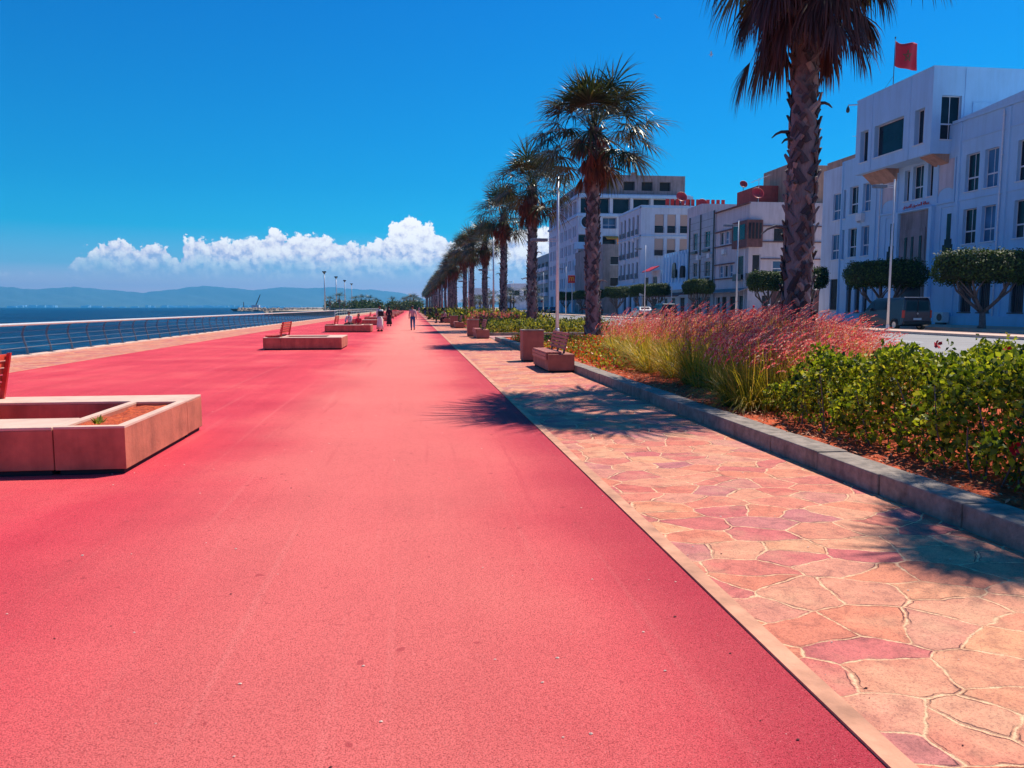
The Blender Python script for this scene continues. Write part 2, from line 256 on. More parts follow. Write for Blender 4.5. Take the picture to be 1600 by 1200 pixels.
# ------------------------------------------------------------------ mesh helpers
class MB:
    def __init__(s): s.v, s.f, s.m = [], [], []
    def add(s, vs, fs, mi=0):
        o = len(s.v); s.v.extend(tuple(p) for p in vs); s.f.extend(tuple(i+o for i in f) for f in fs); s.m.extend([mi]*len(fs)); return s
    def box(s, x0, x1, y0, y1, z0, z1, mi=0, mat=None):
        p = [Vector((x, y, z)) for z in (z0, z1) for y in (y0, y1) for x in (x0, x1)]
        if mat is not None: p = [mat @ q for q in p]
        return s.add(p, [(0, 2, 3, 1), (4, 5, 7, 6), (0, 1, 5, 4), (2, 6, 7, 3), (0, 4, 6, 2), (1, 3, 7, 5)], mi)
    def tube(s, pts, rad, n=8, mi=0, caps=True):
        pts = [Vector(p) for p in pts]; k = len(pts)
        if not hasattr(rad, '__len__'): rad = [rad]*k
        ref = None; vs = []
        for i, p in enumerate(pts):
            d = (pts[min(i+1, k-1)] - pts[max(i-1, 0)]).normalized()
            if ref is None: ref = Vector((0, 0, 1)) if abs(d.z) < .9 else Vector((1, 0, 0))
            a = d.cross(ref).normalized(); b = a.cross(d).normalized(); ref = b
            for j in range(n):
                t = 2*math.pi*j/n; vs.append(p + (a*math.cos(t) + b*math.sin(t))*rad[i])
        fs = [(i*n+j, i*n+(j+1) % n, (i+1)*n+(j+1) % n, (i+1)*n+j) for i in range(k-1) for j in range(n)]
        if caps: fs += [tuple(range(n))[::-1], tuple((k-1)*n+j for j in range(n))]
        return s.add(vs, fs, mi)
    def lathe(s, prof, n=16, c=(0, 0, 0), mi=0, axis='Z'):
        vs = []
        for r, z in prof:
            for j in range(n):
                t = 2*math.pi*j/n; x, y = r*math.cos(t), r*math.sin(t)
                q = (x, y, z) if axis == 'Z' else ((z, x, y) if axis == 'X' else (x, z, y))
                vs.append((c[0]+q[0], c[1]+q[1], c[2]+q[2]))
        k = len(prof); fs = [(i*n+j, i*n+(j+1) % n, (i+1)*n+(j+1) % n, (i+1)*n+j) for i in range(k-1) for j in range(n)]
        fs += [tuple(range(n))[::-1], tuple((k-1)*n+j for j in range(n))]
        return s.add(vs, fs, mi)
    def prism(s, poly, axis, a, b, mi=0):
        # poly: 2D outline, extruded along axis ('X': poly in (y,z); 'Y': poly in (x,z); 'Z': poly in (x,y))
        def q(p, t): return (t, p[0], p[1]) if axis == 'X' else ((p[0], t, p[1]) if axis == 'Y' else (p[0], p[1], t))
        n = len(poly); vs = [q(p, a) for p in poly] + [q(p, b) for p in poly]
        fs = [tuple(range(n))[::-1], tuple(range(n, 2*n))] + [(i, (i+1) % n, n+(i+1) % n, n+i) for i in range(n)]
        return s.add(vs, fs, mi)
    def build(s, name, mats, parent=None, smooth=False, world=True, bevel=0):
        me = bpy.data.meshes.new(name)
        off = Vector((0, 0, 0))
        if parent is not None and world:
            q = parent
            while q is not None: off = off + q.location; q = q.parent
        me.from_pydata([tuple(Vector(p)-off) for p in s.v], [], s.f)
        if not isinstance(mats, (list, tuple)): mats = [mats]
        for m_ in mats: me.materials.append(m_)
        me.polygons.foreach_set('material_index', s.m)
        if smooth: me.polygons.foreach_set('use_smooth', [True]*len(s.f))
        me.update()
        o = bpy.data.objects.new(name, me); COL.objects.link(o); o.parent = parent
        if bevel:
            b = o.modifiers.new('bevel', 'BEVEL'); b.width = bevel; b.segments = 2; b.limit_method = 'ANGLE'; b.angle_limit = R(40)
        return o
def np_mesh(name, V, F, mats, parent=None, mi=None, smooth=False):
    # V (n,3), F (m,4) quads
    me = bpy.data.meshes.new(name); n, k = len(V), len(F)
    me.vertices.add(n); me.vertices.foreach_set('co', np.ascontiguousarray(V, dtype=np.float32).ravel())
    me.loops.add(k*4); me.loops.foreach_set('vertex_index', np.ascontiguousarray(F, dtype=np.int32).ravel())
    me.polygons.add(k); me.polygons.foreach_set('loop_start', np.arange(0, k*4, 4, dtype=np.int32)); me.polygons.foreach_set('loop_total', np.full(k, 4, dtype=np.int32))
    if not isinstance(mats, (list, tuple)): mats = [mats]
    for m_ in mats: me.materials.append(m_)
    if mi is not None: me.polygons.foreach_set('material_index', np.asarray(mi, dtype=np.int32))
    if smooth: me.polygons.foreach_set('use_smooth', np.ones(k, dtype=bool))
    me.update(calc_edges=True); me.validate()
    o = bpy.data.objects.new(name, me); COL.objects.link(o); o.parent = parent; return o
def tag(o, label=None, cat=None, group=None, kind=None):
    for k_, v_ in (('label', label), ('category', cat), ('group', group), ('kind', kind)):
        if v_: o[k_] = v_
    return o
def empty(name, loc, label=None, cat=None, group=None, rz=0):
    o = bpy.data.objects.new(name, None); COL.objects.link(o); o.location = loc; o.rotation_euler = (0, 0, rz); o.empty_display_size = .2
    return tag(o, label, cat, group)
KIDS = {}
def copy_tree(o, parent=None):
    c = o.copy(); COL.objects.link(c); c.parent = parent
    for ch in [x for x in o.children]: copy_tree(ch, c)
    return c
ORD = 'first second third fourth fifth sixth seventh eighth ninth tenth eleventh twelfth thirteenth fourteenth fifteenth sixteenth seventeenth eighteenth nineteenth twentieth'.split()
def ordw(i):
    if i < 20: return ORD[i]
    return 'twenty-'+ORD[i-20] if i < 29 else ('thirtieth' if i == 29 else 'thirty-'+ORD[i-30])

# ------------------------------------------------------------------ setting
def sheet(name, polys, z, m_, parent=None):
    mb = MB()
    for p in polys: mb.add([(x, y, z) for x, y in p], [tuple(range(len(p)))])
    o = mb.build(name, m_); return tag(o, kind='structure')
def rect(x0, x1, y0, y1): return [(x0, y0), (x1, y0), (x1, y1), (x0, y1)]
# ground: one sheet to the horizon, with a sea wall edge dropping to the water
shore = [(-12.75, -60), (-12.75, 128), (-14.5, 150), (-14.5, 330), (-60, 345), (-75, 700), (-420, 3000), (-1900, 11500)]
gb = MB(); gp = shore + [(12000, 11500), (12000, -60)]
gb.add([(x, y, 0) for x, y in gp], [tuple(range(len(gp)))[::-1]])
for (a, b_) in zip(shore[:-1], shore[1:]): gb.add([(a[0], a[1], 0), (b_[0], b_[1], 0), (b_[0], b_[1], -4), (a[0], a[1], -4)], [(0, 1, 2, 3)])
tag(gb.build('ground', M['sand']), kind='structure')
sheet('sea', [rect(-16000, 12000, -400, 15500)], -2.0, M['sea'])
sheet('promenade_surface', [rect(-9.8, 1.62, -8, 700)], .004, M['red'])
sheet('stone_path', [rect(1.715, 3.92, -8, 700)], .004, M['flags'])
sheet('seaside_path', [rect(-12.3, -9.86, -8, 330)], .004, M['flags'])
e_ = MB(); e_.box(1.62, 1.715, -8, 700, -.05, .016); e_.box(-9.86, -9.80, -8, 330, -.05, .012)
tag(e_.build('path_edging', M['edging']), kind='structure')
k_ = MB(); k_.box(-12.72, -12.3, -20, 128, -.3, .06); tag(k_.build('sea_wall_coping', M['ctop'], bevel=.01), kind='structure')
# kerbs of the planting beds, in joined stones
kb = MB()
def kerb_run(x0, x1, y0, y1, top=.187, L=1.0):
    if y1-y0 > x1-x0:
        n = max(1, int((y1-y0)/L))
        for i in range(n):
            a = y0+(y1-y0)*i/n; b = y0+(y1-y0)*(i+1)/n; j = random.uniform(-.009, .009); kb.box(x0+j, x1+j, a+.004, b-.004, -.1, top+random.uniform(-.008, .006))
    else:
        n = max(1, int((x1-x0)/L))
        for i in range(n):
            a = x0+(x1-x0)*i/n; b = x0+(x1-x0)*(i+1)/n; kb.box(a+.004, b-.004, y0, y1, -.1, top+random.uniform(-.008, .006))
kerb_run(3.93, 4.25, -6, 37); kerb_run(4.25, 12.3, 36.75, 37); kerb_run(12.3, 12.55, -6, 37)
kerb_run(4.1, 12.3, 42.6, 42.9); kerb_run(4.1, 4.4, 42.9, 300, L=2); kerb_run(12.3, 12.55, 42.6, 300, L=2)
tag(kb.build('bed_kerb', M['kerb'], bevel=.012), kind='structure')
def bumpy(name, x0, x1, y0, y1, z, amp, st, m_):
    xs = np.arange(x0, x1+st*.5, st); ys = np.arange(y0, y1+st*.5, st); X_, Y_ = np.meshgrid(xs, ys); Z_ = z+RNG.normal(0, amp, X_.shape)
    V = np.stack([X_, Y_, Z_], -1).reshape(-1, 3); nx = len(xs); i = np.arange(len(ys)-1)[:, None]*nx+np.arange(nx-1)[None, :]; i = i.ravel()
    return tag(np_mesh(name, V, np.stack([i, i+1, i+nx+1, i+nx], 1), m_), kind='structure')
bumpy('bed_soil', 4.2, 12.35, -5.9, 36.85, .135, .018, .16, M['soil'])
bumpy('bed_soil', 4.35, 12.35, 42.8, 300, .135, .02, .9, M['soil'])
sheet('pavement', [rect(4.0, 12.55, 37.0, 42.6), rect(12.55, 14.2, -30, 330)], .02, M['pinkpave'])
rk = MB(); rk.box(14.2, 14.4, -30, 330, -.1, .26); rk.box(31.9, 32.1, -30, 330, -.1, .38); rk.box(25.4, 25.6, -30, 330, -.1, .36); rk.box(27.4, 27.6, -30, 330, -.1, .36)
tag(rk.build('road_kerb', M['ctop']), kind='structure')
sheet('road', [rect(14.4, 31.9, -30, 600)], .22, M['asphalt'])
sheet('median_paving', [rect(25.6, 27.4, -30, 330)], .345, M['ctop'])
sheet('street_pavement', [rect(32.1, 60, -30, 500)], .365, M['ctop'])
mk = MB()
for i in range(60):
    mk.add([(19.9, -20+i*6, .224), (20.05, -20+i*6, .224), (20.05, -17.4+i*6, .224), (19.9, -17.4+i*6, .224)], [(0, 1, 2, 3)])
mk.add([(x, y, .224) for x, y in rect(14.7, 14.85, -30, 330)], [(0, 1, 2, 3)]); mk.add([(x, y, .224) for x, y in rect(25.05, 25.2, -30, 330)], [(0, 1, 2, 3)])
tag(mk.build('road_markings', mat_plain('marking_paint', (.62, .62, .64), .7)), kind='structure')

# loose grit and bits of litter lying on the surfacing
gm = MB()
for i in range(460):
    x = random.uniform(-6, 3.8); y = 2.2+22*random.random()**1.6; s_ = random.uniform(.002, .008)
    a = random.uniform(0, 6.28); pts = [(x+s_*(1+.5*random.random())*math.cos(a+t), y+s_*.8*math.sin(a+t), .006+random.uniform(0, .4)*s_) for t in (0, 1.3, 2.5, 3.8, 5.1)]
    gm.add(pts+[(x, y, .006+s_*.8)], [(0, 1, 5), (1, 2, 5), (2, 3, 5), (3, 4, 5), (4, 0, 5)], random.choice((0, 0, 1)))
tag(gm.build('ground_grit', [mat_plain('pale_grit', (.72, .55, .45), .9), mat_plain('dark_grit', (.12, .03, .03), .9)]), kind='stuff')

# mountains across the bay
def mountain_range():
    prof = [(-300, 470), (-120, 452), (0, 447), (30, 450), (70, 452), (120, 448), (170, 452), (227, 458), (275, 452), (320, 446.5), (360, 449), (400, 453), (439, 449), (470, 450), (502, 450.5), (517, 449), (559, 452), (590, 453), (613, 455), (640, 460), (670, 468), (720, 472), (800, 470), (1000, 476)]
    us = np.arange(-300, 1000, 3.0); top = np.interp(us, [p[0] for p in prof], [p[1] for p in prof])
    D = 13000.; rows = 14; V = []
    rg = np.random.default_rng(3); w_ = np.convolve(rg.normal(0, 1, len(us)+8), np.ones(5)/5, 'same')[:len(us)]
    for r in range(rows):
        t = r/(rows-1)
        for j, u in enumerate(us):
            t_ = (u-800)/1200.; a = math.atan(t_)+math.atan(.1285); rr = (D-2600*(1-t))*1.0
            rid = (480-top[j])/1200*D*math.cos(math.atan(t_))+10*w_[j]
            z = -2.5+(rid)*(t**1.3)*(1+.10*math.sin(j*.37+r*1.3)*(1-t)*2+.08*math.sin(j*.11+r*.8)*(1-t)*2)
            V.append((rr*math.sin(a), rr*math.cos(a), z))
    n = len(us); 
    for j, u in enumerate(us): a = math.atan((u-800)/1200.)+math.atan(.1285); V.append(((D+1500)*math.sin(a), (D+1500)*math.cos(a), -2.5))
    F = [(r*n+j, r*n+j+1, (r+1)*n+j+1, (r+1)*n+j) for r in range(rows) for j in range(n-1)]
    tag(np_mesh('mountains', np.array(V), np.array(F), M['mount'], smooth=True), kind='structure')
mountain_range()
tw = MB()
for i in range(150):
    u = random.choice([random.uniform(255, 350), random.uniform(130, 480), random.uniform(20, 90)]); a = math.atan((u-800)/1200.)+math.atan(.1285); d = 10100+random.uniform(0, 200); s_ = random.uniform(15, 45)
    x, y = d*math.sin(a), d*math.cos(a); tw.box(x-s_, x+s_, y-15, y+15, -2, random.uniform(8, 26))
tag(tw.build('far_town', M['white']), 'white town strung along the foot of the mountains across the bay', 'town', kind='stuff')

# air: haze box round everything
hz = bpy.data.materials.new('haze_air'); hz.use_nodes = True; hn = hz.node_tree; hn.nodes.clear()
pv_ = hn.nodes.new('ShaderNodeVolumePrincipled'); pv_.inputs['Color'].default_value = (.11, .56, 1.0, 1); pv_.inputs['Density'].default_value = 1.05e-4; pv_.inputs['Anisotropy'].default_value = .2; pv_.inputs['Density Attribute'].default_value = ''
try: hz.cycles.homogeneous_volume = True
except Exception: pass
ho = hn.nodes.new('ShaderNodeOutputMaterial'); hn.links.new(pv_.outputs[0], ho.inputs['Volume'])
tag(MB().box(-16500, 12500, -900, 16000, -5.2, 430).build('haze', hz), kind='stuff')

# ------------------------------------------------------------------ seaside railing
def railing():
    root = empty('seaside_railing', (-12.5, 10, 0), 'long steel railing with curved posts and bright tubular handrail above the sea', 'railing')
    mb = MB(); x = -12.5
    mb.tube([(x+.02, y, 1.05) for y in np.arange(12, 128.1, 4)], .045, 8)
    mb.build('handrail', M['steel'], root, True)
    for z, dx in ((.30, -.03), (.47, -.09), (.64, -.13), (.82, -.10)):
        MB().tube([(x+dx, y, z) for y in np.arange(12, 128.1, 4)], .006 if z > .4 else .012, 5).build('rail_wire', M['poststeel'], root, True)
    pb = MB()
    pts = [(0, 0, .06), (-.03, 0, .3), (-.10, 0, .52), (-.14, 0, .72), (-.10, 0, .9), (0, 0, 1.02)]
    for s_ in (-.022, .022): 
        for i in range(len(pts)-1):
            a, b = pts[i], pts[i+1]; wd = .024-.008*i/5
            pb.add([(a[0]-wd/2-.02, s_-.006, a[2]), (a[0]+wd/2, s_-.006, a[2]), (b[0]+wd/2, s_-.006, b[2]), (b[0]-wd/2-.02, s_-.006, b[2]), (a[0]-wd/2-.02, s_+.006, a[2]), (a[0]+wd/2, s_+.006, a[2]), (b[0]+wd/2, s_+.006, b[2]), (b[0]-wd/2-.02, s_+.006, b[2])], [(0, 1, 2, 3), (7, 6, 5, 4), (0, 3, 7, 4), (1, 5, 6, 2)])
    pb.box(-.10, .08, -.09, .09, .06, .075); pb.lathe([(.012, 0), (.012, .03)], 6, (-.07, .06, .07)); pb.lathe([(.012, 0), (.012, .03)], 6, (.05, -.06, .07))
    p0 = pb.build('post', M['poststeel'], root, world=False); p0.location = (0, 13.6-10, 0)
    for i in range(1, 69):
        c = p0.copy(); COL.objects.link(c); c.parent = root; c.location = (0, 3.6+i*1.665, 0)
railing()
# second stretch further on, where the quay steps out
def railing2():
    root = empty('quay_railing', (-14.3, 128, 0), 'distant steel railing where the quay steps out past the long one', 'railing')
    MB().tube([(-12.5, 128, 1.05), (-14.3, 150, 1.05), (-14.3, 330, 1.05), (-58, 345, 1.05)], .05, 6).build('handrail', M['steel'], root)
    MB().tube([(-12.5, 128, .55), (-14.3, 150, .55), (-14.3, 330, .55), (-58, 345, .55)], .03, 6).build('rail_wire', M['steel'], root)
    pts = [(-12.7+(-1.8)*t/22, 128+t) for t in (4, 12)]+[(-14.3, 150+5*i) for i in range(36)]+[(-14.3-43.7*t/10, 330+15*t/10) for t in range(10)]
    p = MB().box(-.04, .04, -.04, .04, 0, 1.03).build('post', M['steel'], root, world=False)
    for i, (x, y) in enumerate(pts):
        c = p if i == 0 else p.copy()
        if i: COL.objects.link(c); c.parent = root
        c.location = (x+14.3, y-128, 0)
railing2()

# ------------------------------------------------------------------ planter rings with red slatted seats
def ring(x1, y0, planter_right, idx):
    # outer square 2.9 x 2.7, strips .64 wide, .47 high; y0 near edge, x1 right edge
    x0, y1, H, W = x1-2.88, y0+2.7, .47, .64
    loc = empty('planter_ring', ((x0+x1)/2, (y0+y1)/2, 0), RL[idx] if idx < len(RL) else f'{ordw(idx)} concrete planter ring from the camera along the open promenade', 'planter', 'concrete planter rings along the promenade')
    def strip(a, b, c, d, name):
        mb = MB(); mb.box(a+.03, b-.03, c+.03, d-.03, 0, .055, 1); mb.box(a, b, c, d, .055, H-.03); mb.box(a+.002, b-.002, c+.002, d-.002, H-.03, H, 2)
        return mb.build(name, [M['concrete'], M['dark'], M['ctop']], loc, bevel=.008)
    px0, px1 = (x1-W, x1) if planter_right else (x0, x0+W)
    qx0, qx1 = (x0, x1-W-.012) if planter_right else (x0+W+.012, x1)
    # side planter trough: near part of the side
    mb = MB(); t = .09; ya, yb = y0, y1-W-.012
    for a, b, c, d in ((px0, px0+t, ya, yb), (px1-t, px1, ya, yb), (px0+t, px1-t, ya, ya+t), (px0+t, px1-t, yb-t, yb)):
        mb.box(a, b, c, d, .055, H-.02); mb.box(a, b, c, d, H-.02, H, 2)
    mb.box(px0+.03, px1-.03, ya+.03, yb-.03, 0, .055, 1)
    tr = mb.build('planter_trough', [M['concrete'], M['dark'], M['ctop']], loc)
    s2 = MB(); n = 9
    V = [(px0+t+(px1-px0-2*t)*i/4, ya+t+(yb-ya-2*t)*j/n, H-.05+random.uniform(-.02, .02)) for j in range(n+1) for i in range(5)]
    s2.add(V, [(j*5+i, j*5+i+1, (j+1)*5+i+1, (j+1)*5+i) for j in range(n) for i in range(4)])
    s2.build('soil', M['soil'], loc)
    strip(x0 if planter_right else x0, x1, y1-W, y1, 'rear_block')
    strip(qx0, qx1, y0, y0+W, 'front_block')
    ox0, ox1 = (x0, x0+W) if planter_right else (x1-W, x1)
    strip(ox0, ox1, y0+W+.012, y1-W-.012, 'side_block')
    return loc, (x0, x1, y0, y1)
RL = ['nearest concrete planter ring with dry red soil and a weed', 'second concrete planter ring out, empty promenade around it', 'third planter ring, with two people seated on its far side', 'fourth planter ring, just behind the person in the white robe']
ring_y = [7.68, 29.6, 49.9, 70.1, 90.3, 110.5, 131, 151, 171, 192, 212, 232]
for i, y in enumerate(ring_y):
    loc, bx = ring(-2.75 if i == 0 else -2.68, y, i % 2 == 0, i)
    if i == 0:
        wv = MB()
        for k in range(26):
            a = random.uniform(0, 6.28); c = Vector((-3.12+random.uniform(-.03, .03), 8.02+random.uniform(-.03, .03), .44)); e = c+Vector((math.cos(a)*.07, math.sin(a)*.07, random.uniform(.02, .1))); p = Vector((-math.sin(a), math.cos(a), 0))*.014
            wv.add([c, (c+e)/2+p, e, (c+e)/2-p], [(0, 1, 2, 3)])
        tag(wv.build('weed', M['ycover']), 'small green weed growing in the near planter soil', 'plant')
    # seat: red slats on the sea side, leaning back rest
    x0 = bx[0]; sy0, sy1 = bx[2]+.5, bx[3]-.15
    st = empty('slatted_seat', (x0+.3, sy0, .47), ['red slatted seat back standing on the nearest planter ring', 'red slatted seat back on the second planter ring', 'small red slatted seat back on the third planter ring'][i] if i < 3 else f'red slatted seat back on the {ordw(i)} planter ring', 'seat', 'red seats mounted on the planter rings')
    mb = MB()
    for k in range(5): mb.box(x0+.0+k*.095, x0+.08+k*.095, sy0, sy1, .50, .53)
    mb.build('seat', M['wood'], st)
    mb = MB()
    for k in range(5):
        z = .60+k*.088; xx = x0+.52+(z-.5)*.24; mb.box(xx-.015, xx+.01, sy0, sy1, z, z+.07)
    mb.build('backrest', M['wood'], st)
    for yy in (sy0+.02, sy1-.06):
        MB().prism([(x0+.53, .47), (x0+.59, .47), (x0+.70, 1.04), (x0+.66, 1.04)], 'Y', yy+.0, yy+.04).build('backrest_bracket', M['redp'], st)
        MB().box(x0+.0, x0+.52, yy, yy+.04, .472, .498).build('seat_bracket', M['redp'], st)

# ------------------------------------------------------------------ benches and litter bins at the bed side
def bench_proto():
    r = empty('bench', (3.27, 18.6, 0), cat='bench', group='benches against the planting bed')
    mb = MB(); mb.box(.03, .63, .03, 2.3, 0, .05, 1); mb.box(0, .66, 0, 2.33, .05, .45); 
    b = mb.build('base', [M['seatcon'], M['dark']], r, world=False, bevel=.01)
    mb = MB()
    for k in range(4): mb.box(-.03+k*.1, .055+k*.1, .10, 2.23, .465, .50)
    mb.build('seat', M['wood2'], r, world=False)
    mb = MB(); mb.box(-.045, -.015, .10, 2.23, .30, .375); mb.box(-.045, -.015, .10, 2.23, .385, .46); mb.build('front_slats', M['wood2'], r, world=False)
    mb = MB()
    for k in range(5):
        z = .56+k*.085; xx = .42+(z-.5)*.25; mb.box(xx, xx+.025, .10, 2.23, z, z+.065)
    mb.build('backrest', M['wood2'], r, world=False)
    for yy in (.3, 1.15, 2.0): MB().prism([(.42, .45), (.47, .45), (.585, .99), (.55, .99)], 'Y', yy, yy+.04).build('bracket', M['dframe'], r, world=False)
    return r
def bin_proto():
    r = empty('litter_bin', (3.2, 22.4, 0), cat='litter bin', group='square concrete litter bins beside the benches')
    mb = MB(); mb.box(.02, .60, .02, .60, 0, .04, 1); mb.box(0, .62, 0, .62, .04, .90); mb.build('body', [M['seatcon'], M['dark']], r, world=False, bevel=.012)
    mb = MB(); t = .1
    for q in ((-.015, t, -.015, .635), (.62-t, .635, -.015, .635), (t, .62-t, -.015, t), (t, .62-t, .62-t, .635)): mb.box(*q, .90, .94)
    mb.build('rim', M['kerb'], r, world=False); MB().box(t+.001, .619-t, t+.001, .619-t, .90, .912).build('opening', M['dark'], r, world=False)
    return r
bp, lp = bench_proto(), bin_proto()
for i, y in enumerate([18.5, 39.0, 58.6, 78.6, 98.5, 118, 138, 158, 178, 198]):
    b = bp if i == 0 else copy_tree(bp); b.location = (3.27 if i == 0 else 3.2, y, 0)
    b['label'] = f'{["nearest", "second", "third", "fourth"][i] if i < 4 else ordw(i)} bench from the camera against the planting bed, brown slats on a concrete block'
    c = lp if i == 0 else copy_tree(lp); c.location = (3.2 if i == 0 else 2.95, y+(3.85 if i == 0 else 2.9), 0)
    c['label'] = f'square brown concrete litter bin just beyond the {["nearest", "second", "third", "fourth"][i] if i < 4 else ordw(i)} bench'

# ------------------------------------------------------------------ palms
def fan(mb_v, mb_f, base, d, up, pet, blade, droop, nseg, width, dead, rg):
    """one fan frond: petiole from base along d, then folded segments that droop"""
    d = d.normalized(); side = d.cross(up).normalized() if abs(d.dot(up)) < .98 else d.cross(Vector((1, 0, 0))).normalized(); nrm = side.cross(d).normalized()
    P = [base.copy()]; dd = d.copy(); cur = base.copy()
    for k in range(3):
        dd = (dd+Vector((0, 0, -1))*droop*.16).normalized(); cur = cur+dd*pet/3; P.append(cur.copy())
    w0 = .028
    for k in range(3):
        a, b = P[k], P[k+1]; o = len(mb_v); ww = w0*(1-.2*k)
        mb_v += [a-side*ww, a+side*ww, b+side*ww*.85, b-side*ww*.85]; mb_f.append((o, o+1, o+2, o+3))
    hub = P[-1]; side = dd.cross(nrm).normalized(); nrm = side.cross(dd).normalized()
    spread = R(100 if not dead else 42)
    for s in range(nseg):
        t = (s/(nseg-1)-.5)*2; ang = t*spread+rg.uniform(-.04, .04)
        L = blade*(1-.22*abs(t))*rg.uniform(.86, 1.08)
        dr = (dd*math.cos(ang)+side*math.sin(ang)+nrm*(.12 if s % 2 else -.06)).normalized()
        wv = dr.cross(nrm).normalized()*width*(.8+.2*(1-abs(t))); c = hub.copy(); prev = None; g = droop*rg.uniform(.6, 1.5)
        nst = 4; pr = c; o = len(mb_v)
        for k in range(nst+1):
            f = k/nst; wd = (.35+1.3*f if f < .45 else (1.0-f)*1.7+.04)
            mb_v += [c-wv*wd, c+wv*wd]
            dr = (dr+Vector((0, 0, -1))*g*(.10+.42*f*f*1.6)).normalized(); c = c+dr*(L/nst)
        for k in range(nst): mb_f.append((o+2*k, o+2*k+1, o+2*k+3, o+2*k+2))
def palm_proto(name, H, r0, r1, seed, nlive=64, ndead=34, boots=True, hero=False, nseg=22, cs=1.0):
    rg = random.Random(seed); root = empty(name, (0, 0, 0), cat='palm tree')
    # trunk with criss-cross leaf bases
    mb = MB(); n = 24; ks = np.linspace(0, 1, n); bendx = rg.uniform(-.1, .1); bendy = rg.uniform(-.1, .1)
    def cen(t): return Vector((bendx*math.sin(t*3), bendy*math.sin(t*2.4), H*t))
    def rad(t): return (r0*(1.28-.28*min(1, t*12)) if t < .083 else r0+(r1-r0)*t)*(1+.03*math.sin(t*17))
    mb.tube([cen(t) for t in ks], [rad(t)*.9 for t in ks], 14)
    if boots:
        rows = int(H/.20); per = 6
        for i in range(rows):
            for j in range(per):
                t0 = (i+rg.uniform(-.2, .2))/rows
                if t0 > .985: continue
                th = 2*math.pi*(j+.5*(i % 2))/per+i*.11+rg.uniform(-.12, .12); sgn = 1 if (i+j) % 2 else -1
                Lb = rg.uniform(.34, .52); wb = rg.uniform(.075, .10); lean = sgn*rg.uniform(.45, .8)
                stick = rg.random() < (.045 if t0 > .25 else .02); pts = []
                for k, f in enumerate((0, .35, .7, 1.0)):
                    tt = min(1, t0+Lb*f*.85/H); ph = th+lean*f*Lb/(rad(tt))*.9
                    off = rad(tt)*(.92+.05*f)+f*f*.075; c = cen(tt); rd = Vector((math.cos(ph), math.sin(ph), 0)); tg = Vector((-math.sin(ph), math.cos(ph), 0))
                    wv = (tg*math.cos(lean*.7)-Vector((0, 0, 1))*math.sin(lean*.7)*1.0)*wb*(1-.42*f); p = c+rd*off; th_ = rd*(.022+.01*(1-f))
                    pts += [p-wv, p+th_, p+wv, p-th_*1.5]
                fs = []
                for k in range(3):
                    a = k*4; fs += [(a, a+1, a+5, a+4), (a+1, a+2, a+6, a+5), (a+2, a+3, a+7, a+6), (a+3, a, a+4, a+7)]
                fs += [(3, 2, 1, 0), (12, 13, 14, 15)]
                mb.add(pts, fs)
                if stick:
                    c = (pts[12]+pts[14])/2; rd = Vector((math.cos(ph), math.sin(ph), 0)); L_ = rg.uniform(.25, .5) if hero else .3
                    cr = [c+rd*(L_*f)+Vector((0, 0, L_*(.45*f-.75*f*f))) for f in (0, .35, .7, 1)]
                    mb.tube([cr[0]-rd*.06]+cr[1:], [.042, .034, .026, .012], 5)
    mb.build('trunk', M['trunk'], root, world=False)
    top = cen(1)
    for nm, cnt, lo, hi, dead in (('crown', nlive, -22, 82, False), ('dead_fronds', ndead, -86, -38, True)):
        V, F = [], []
        for i in range(cnt):
            f = (i+.5)/cnt; el = R(lo+(hi-lo)*(f**.85)); az = i*2.39996+rg.uniform(-.2, .2)
            d = Vector((math.cos(az)*math.cos(el), math.sin(az)*math.cos(el), math.sin(el)))
            if dead:
                tt = 1-.16*(1-f)*(1.25 if hero else 1); bz = cen(tt); pl = rg.uniform(.45, .95) if not hero else rg.uniform(.7, 1.6); bl = rg.uniform(.8, 1.15)*(1.25 if hero else 1)
                d = Vector((math.cos(az), math.sin(az), rg.uniform(-.9, .0))).normalized() if (hero or rg.random() < .5) else d
                fan(V, F, bz+Vector((math.cos(az), math.sin(az), 0))*rad(1)*.7, d, Vector((0, 0, 1)), pl, bl, rg.uniform(1.5, 2.4), nseg, .028, True, rg)
            else:
                pl = rg.uniform(1.35, 2.25)*(1-.28*max(0, math.sin(el))); bl = rg.uniform(1.05, 1.7)
                fan(V, F, top+Vector((math.cos(az), math.sin(az), 0))*.12+Vector((0, 0, rg.uniform(-.35, .15))), d, Vector((0, 0, 1)), pl, bl, rg.uniform(.5, 1.25)*(1.45-.8*math.sin(max(0, el))), nseg, .034, False, rg)
        V = np.array([tuple(p) for p in V])
        if not dead: V = np.array(top)+(V-np.array(top))*np.array([cs, cs, 1+(cs-1)*.6])
        np_mesh(nm, V, np.array(F), M['frond'] if not dead else (M['dead2'] if hero else M['dead']), root)
    return root
hero = palm_proto('fan_palm', 9.7, .325, .26, 5, nlive=60, ndead=58, hero=True, nseg=30)
hero.location = (8.2, 15.7, .14); tag(hero, 'nearest fan palm, thick criss-cross trunk and dark dead fronds hanging over the frame top', 'palm tree', 'fan palms in the long promenade row')
second = palm_proto('fan_palm', 9.45, .34, .27, 21, nlive=80, ndead=40, nseg=26, cs=1.17)
second.location = (8.2, 34.6, .14); tag(second, 'second palm in the row, standing whole against open sky beyond the pink grass', 'palm tree', 'fan palms in the long promenade row')
pv = [palm_proto('fan_palm', 8.9, .33, .26, 33, nlive=80, ndead=36, nseg=20, cs=1.1), palm_proto('fan_palm', 9.2, .32, .25, 47, nlive=76, ndead=40, nseg=20, cs=1.1), palm_proto('fan_palm', 8.7, .33, .26, 52, nlive=84, ndead=30, nseg=20, cs=1.1)]
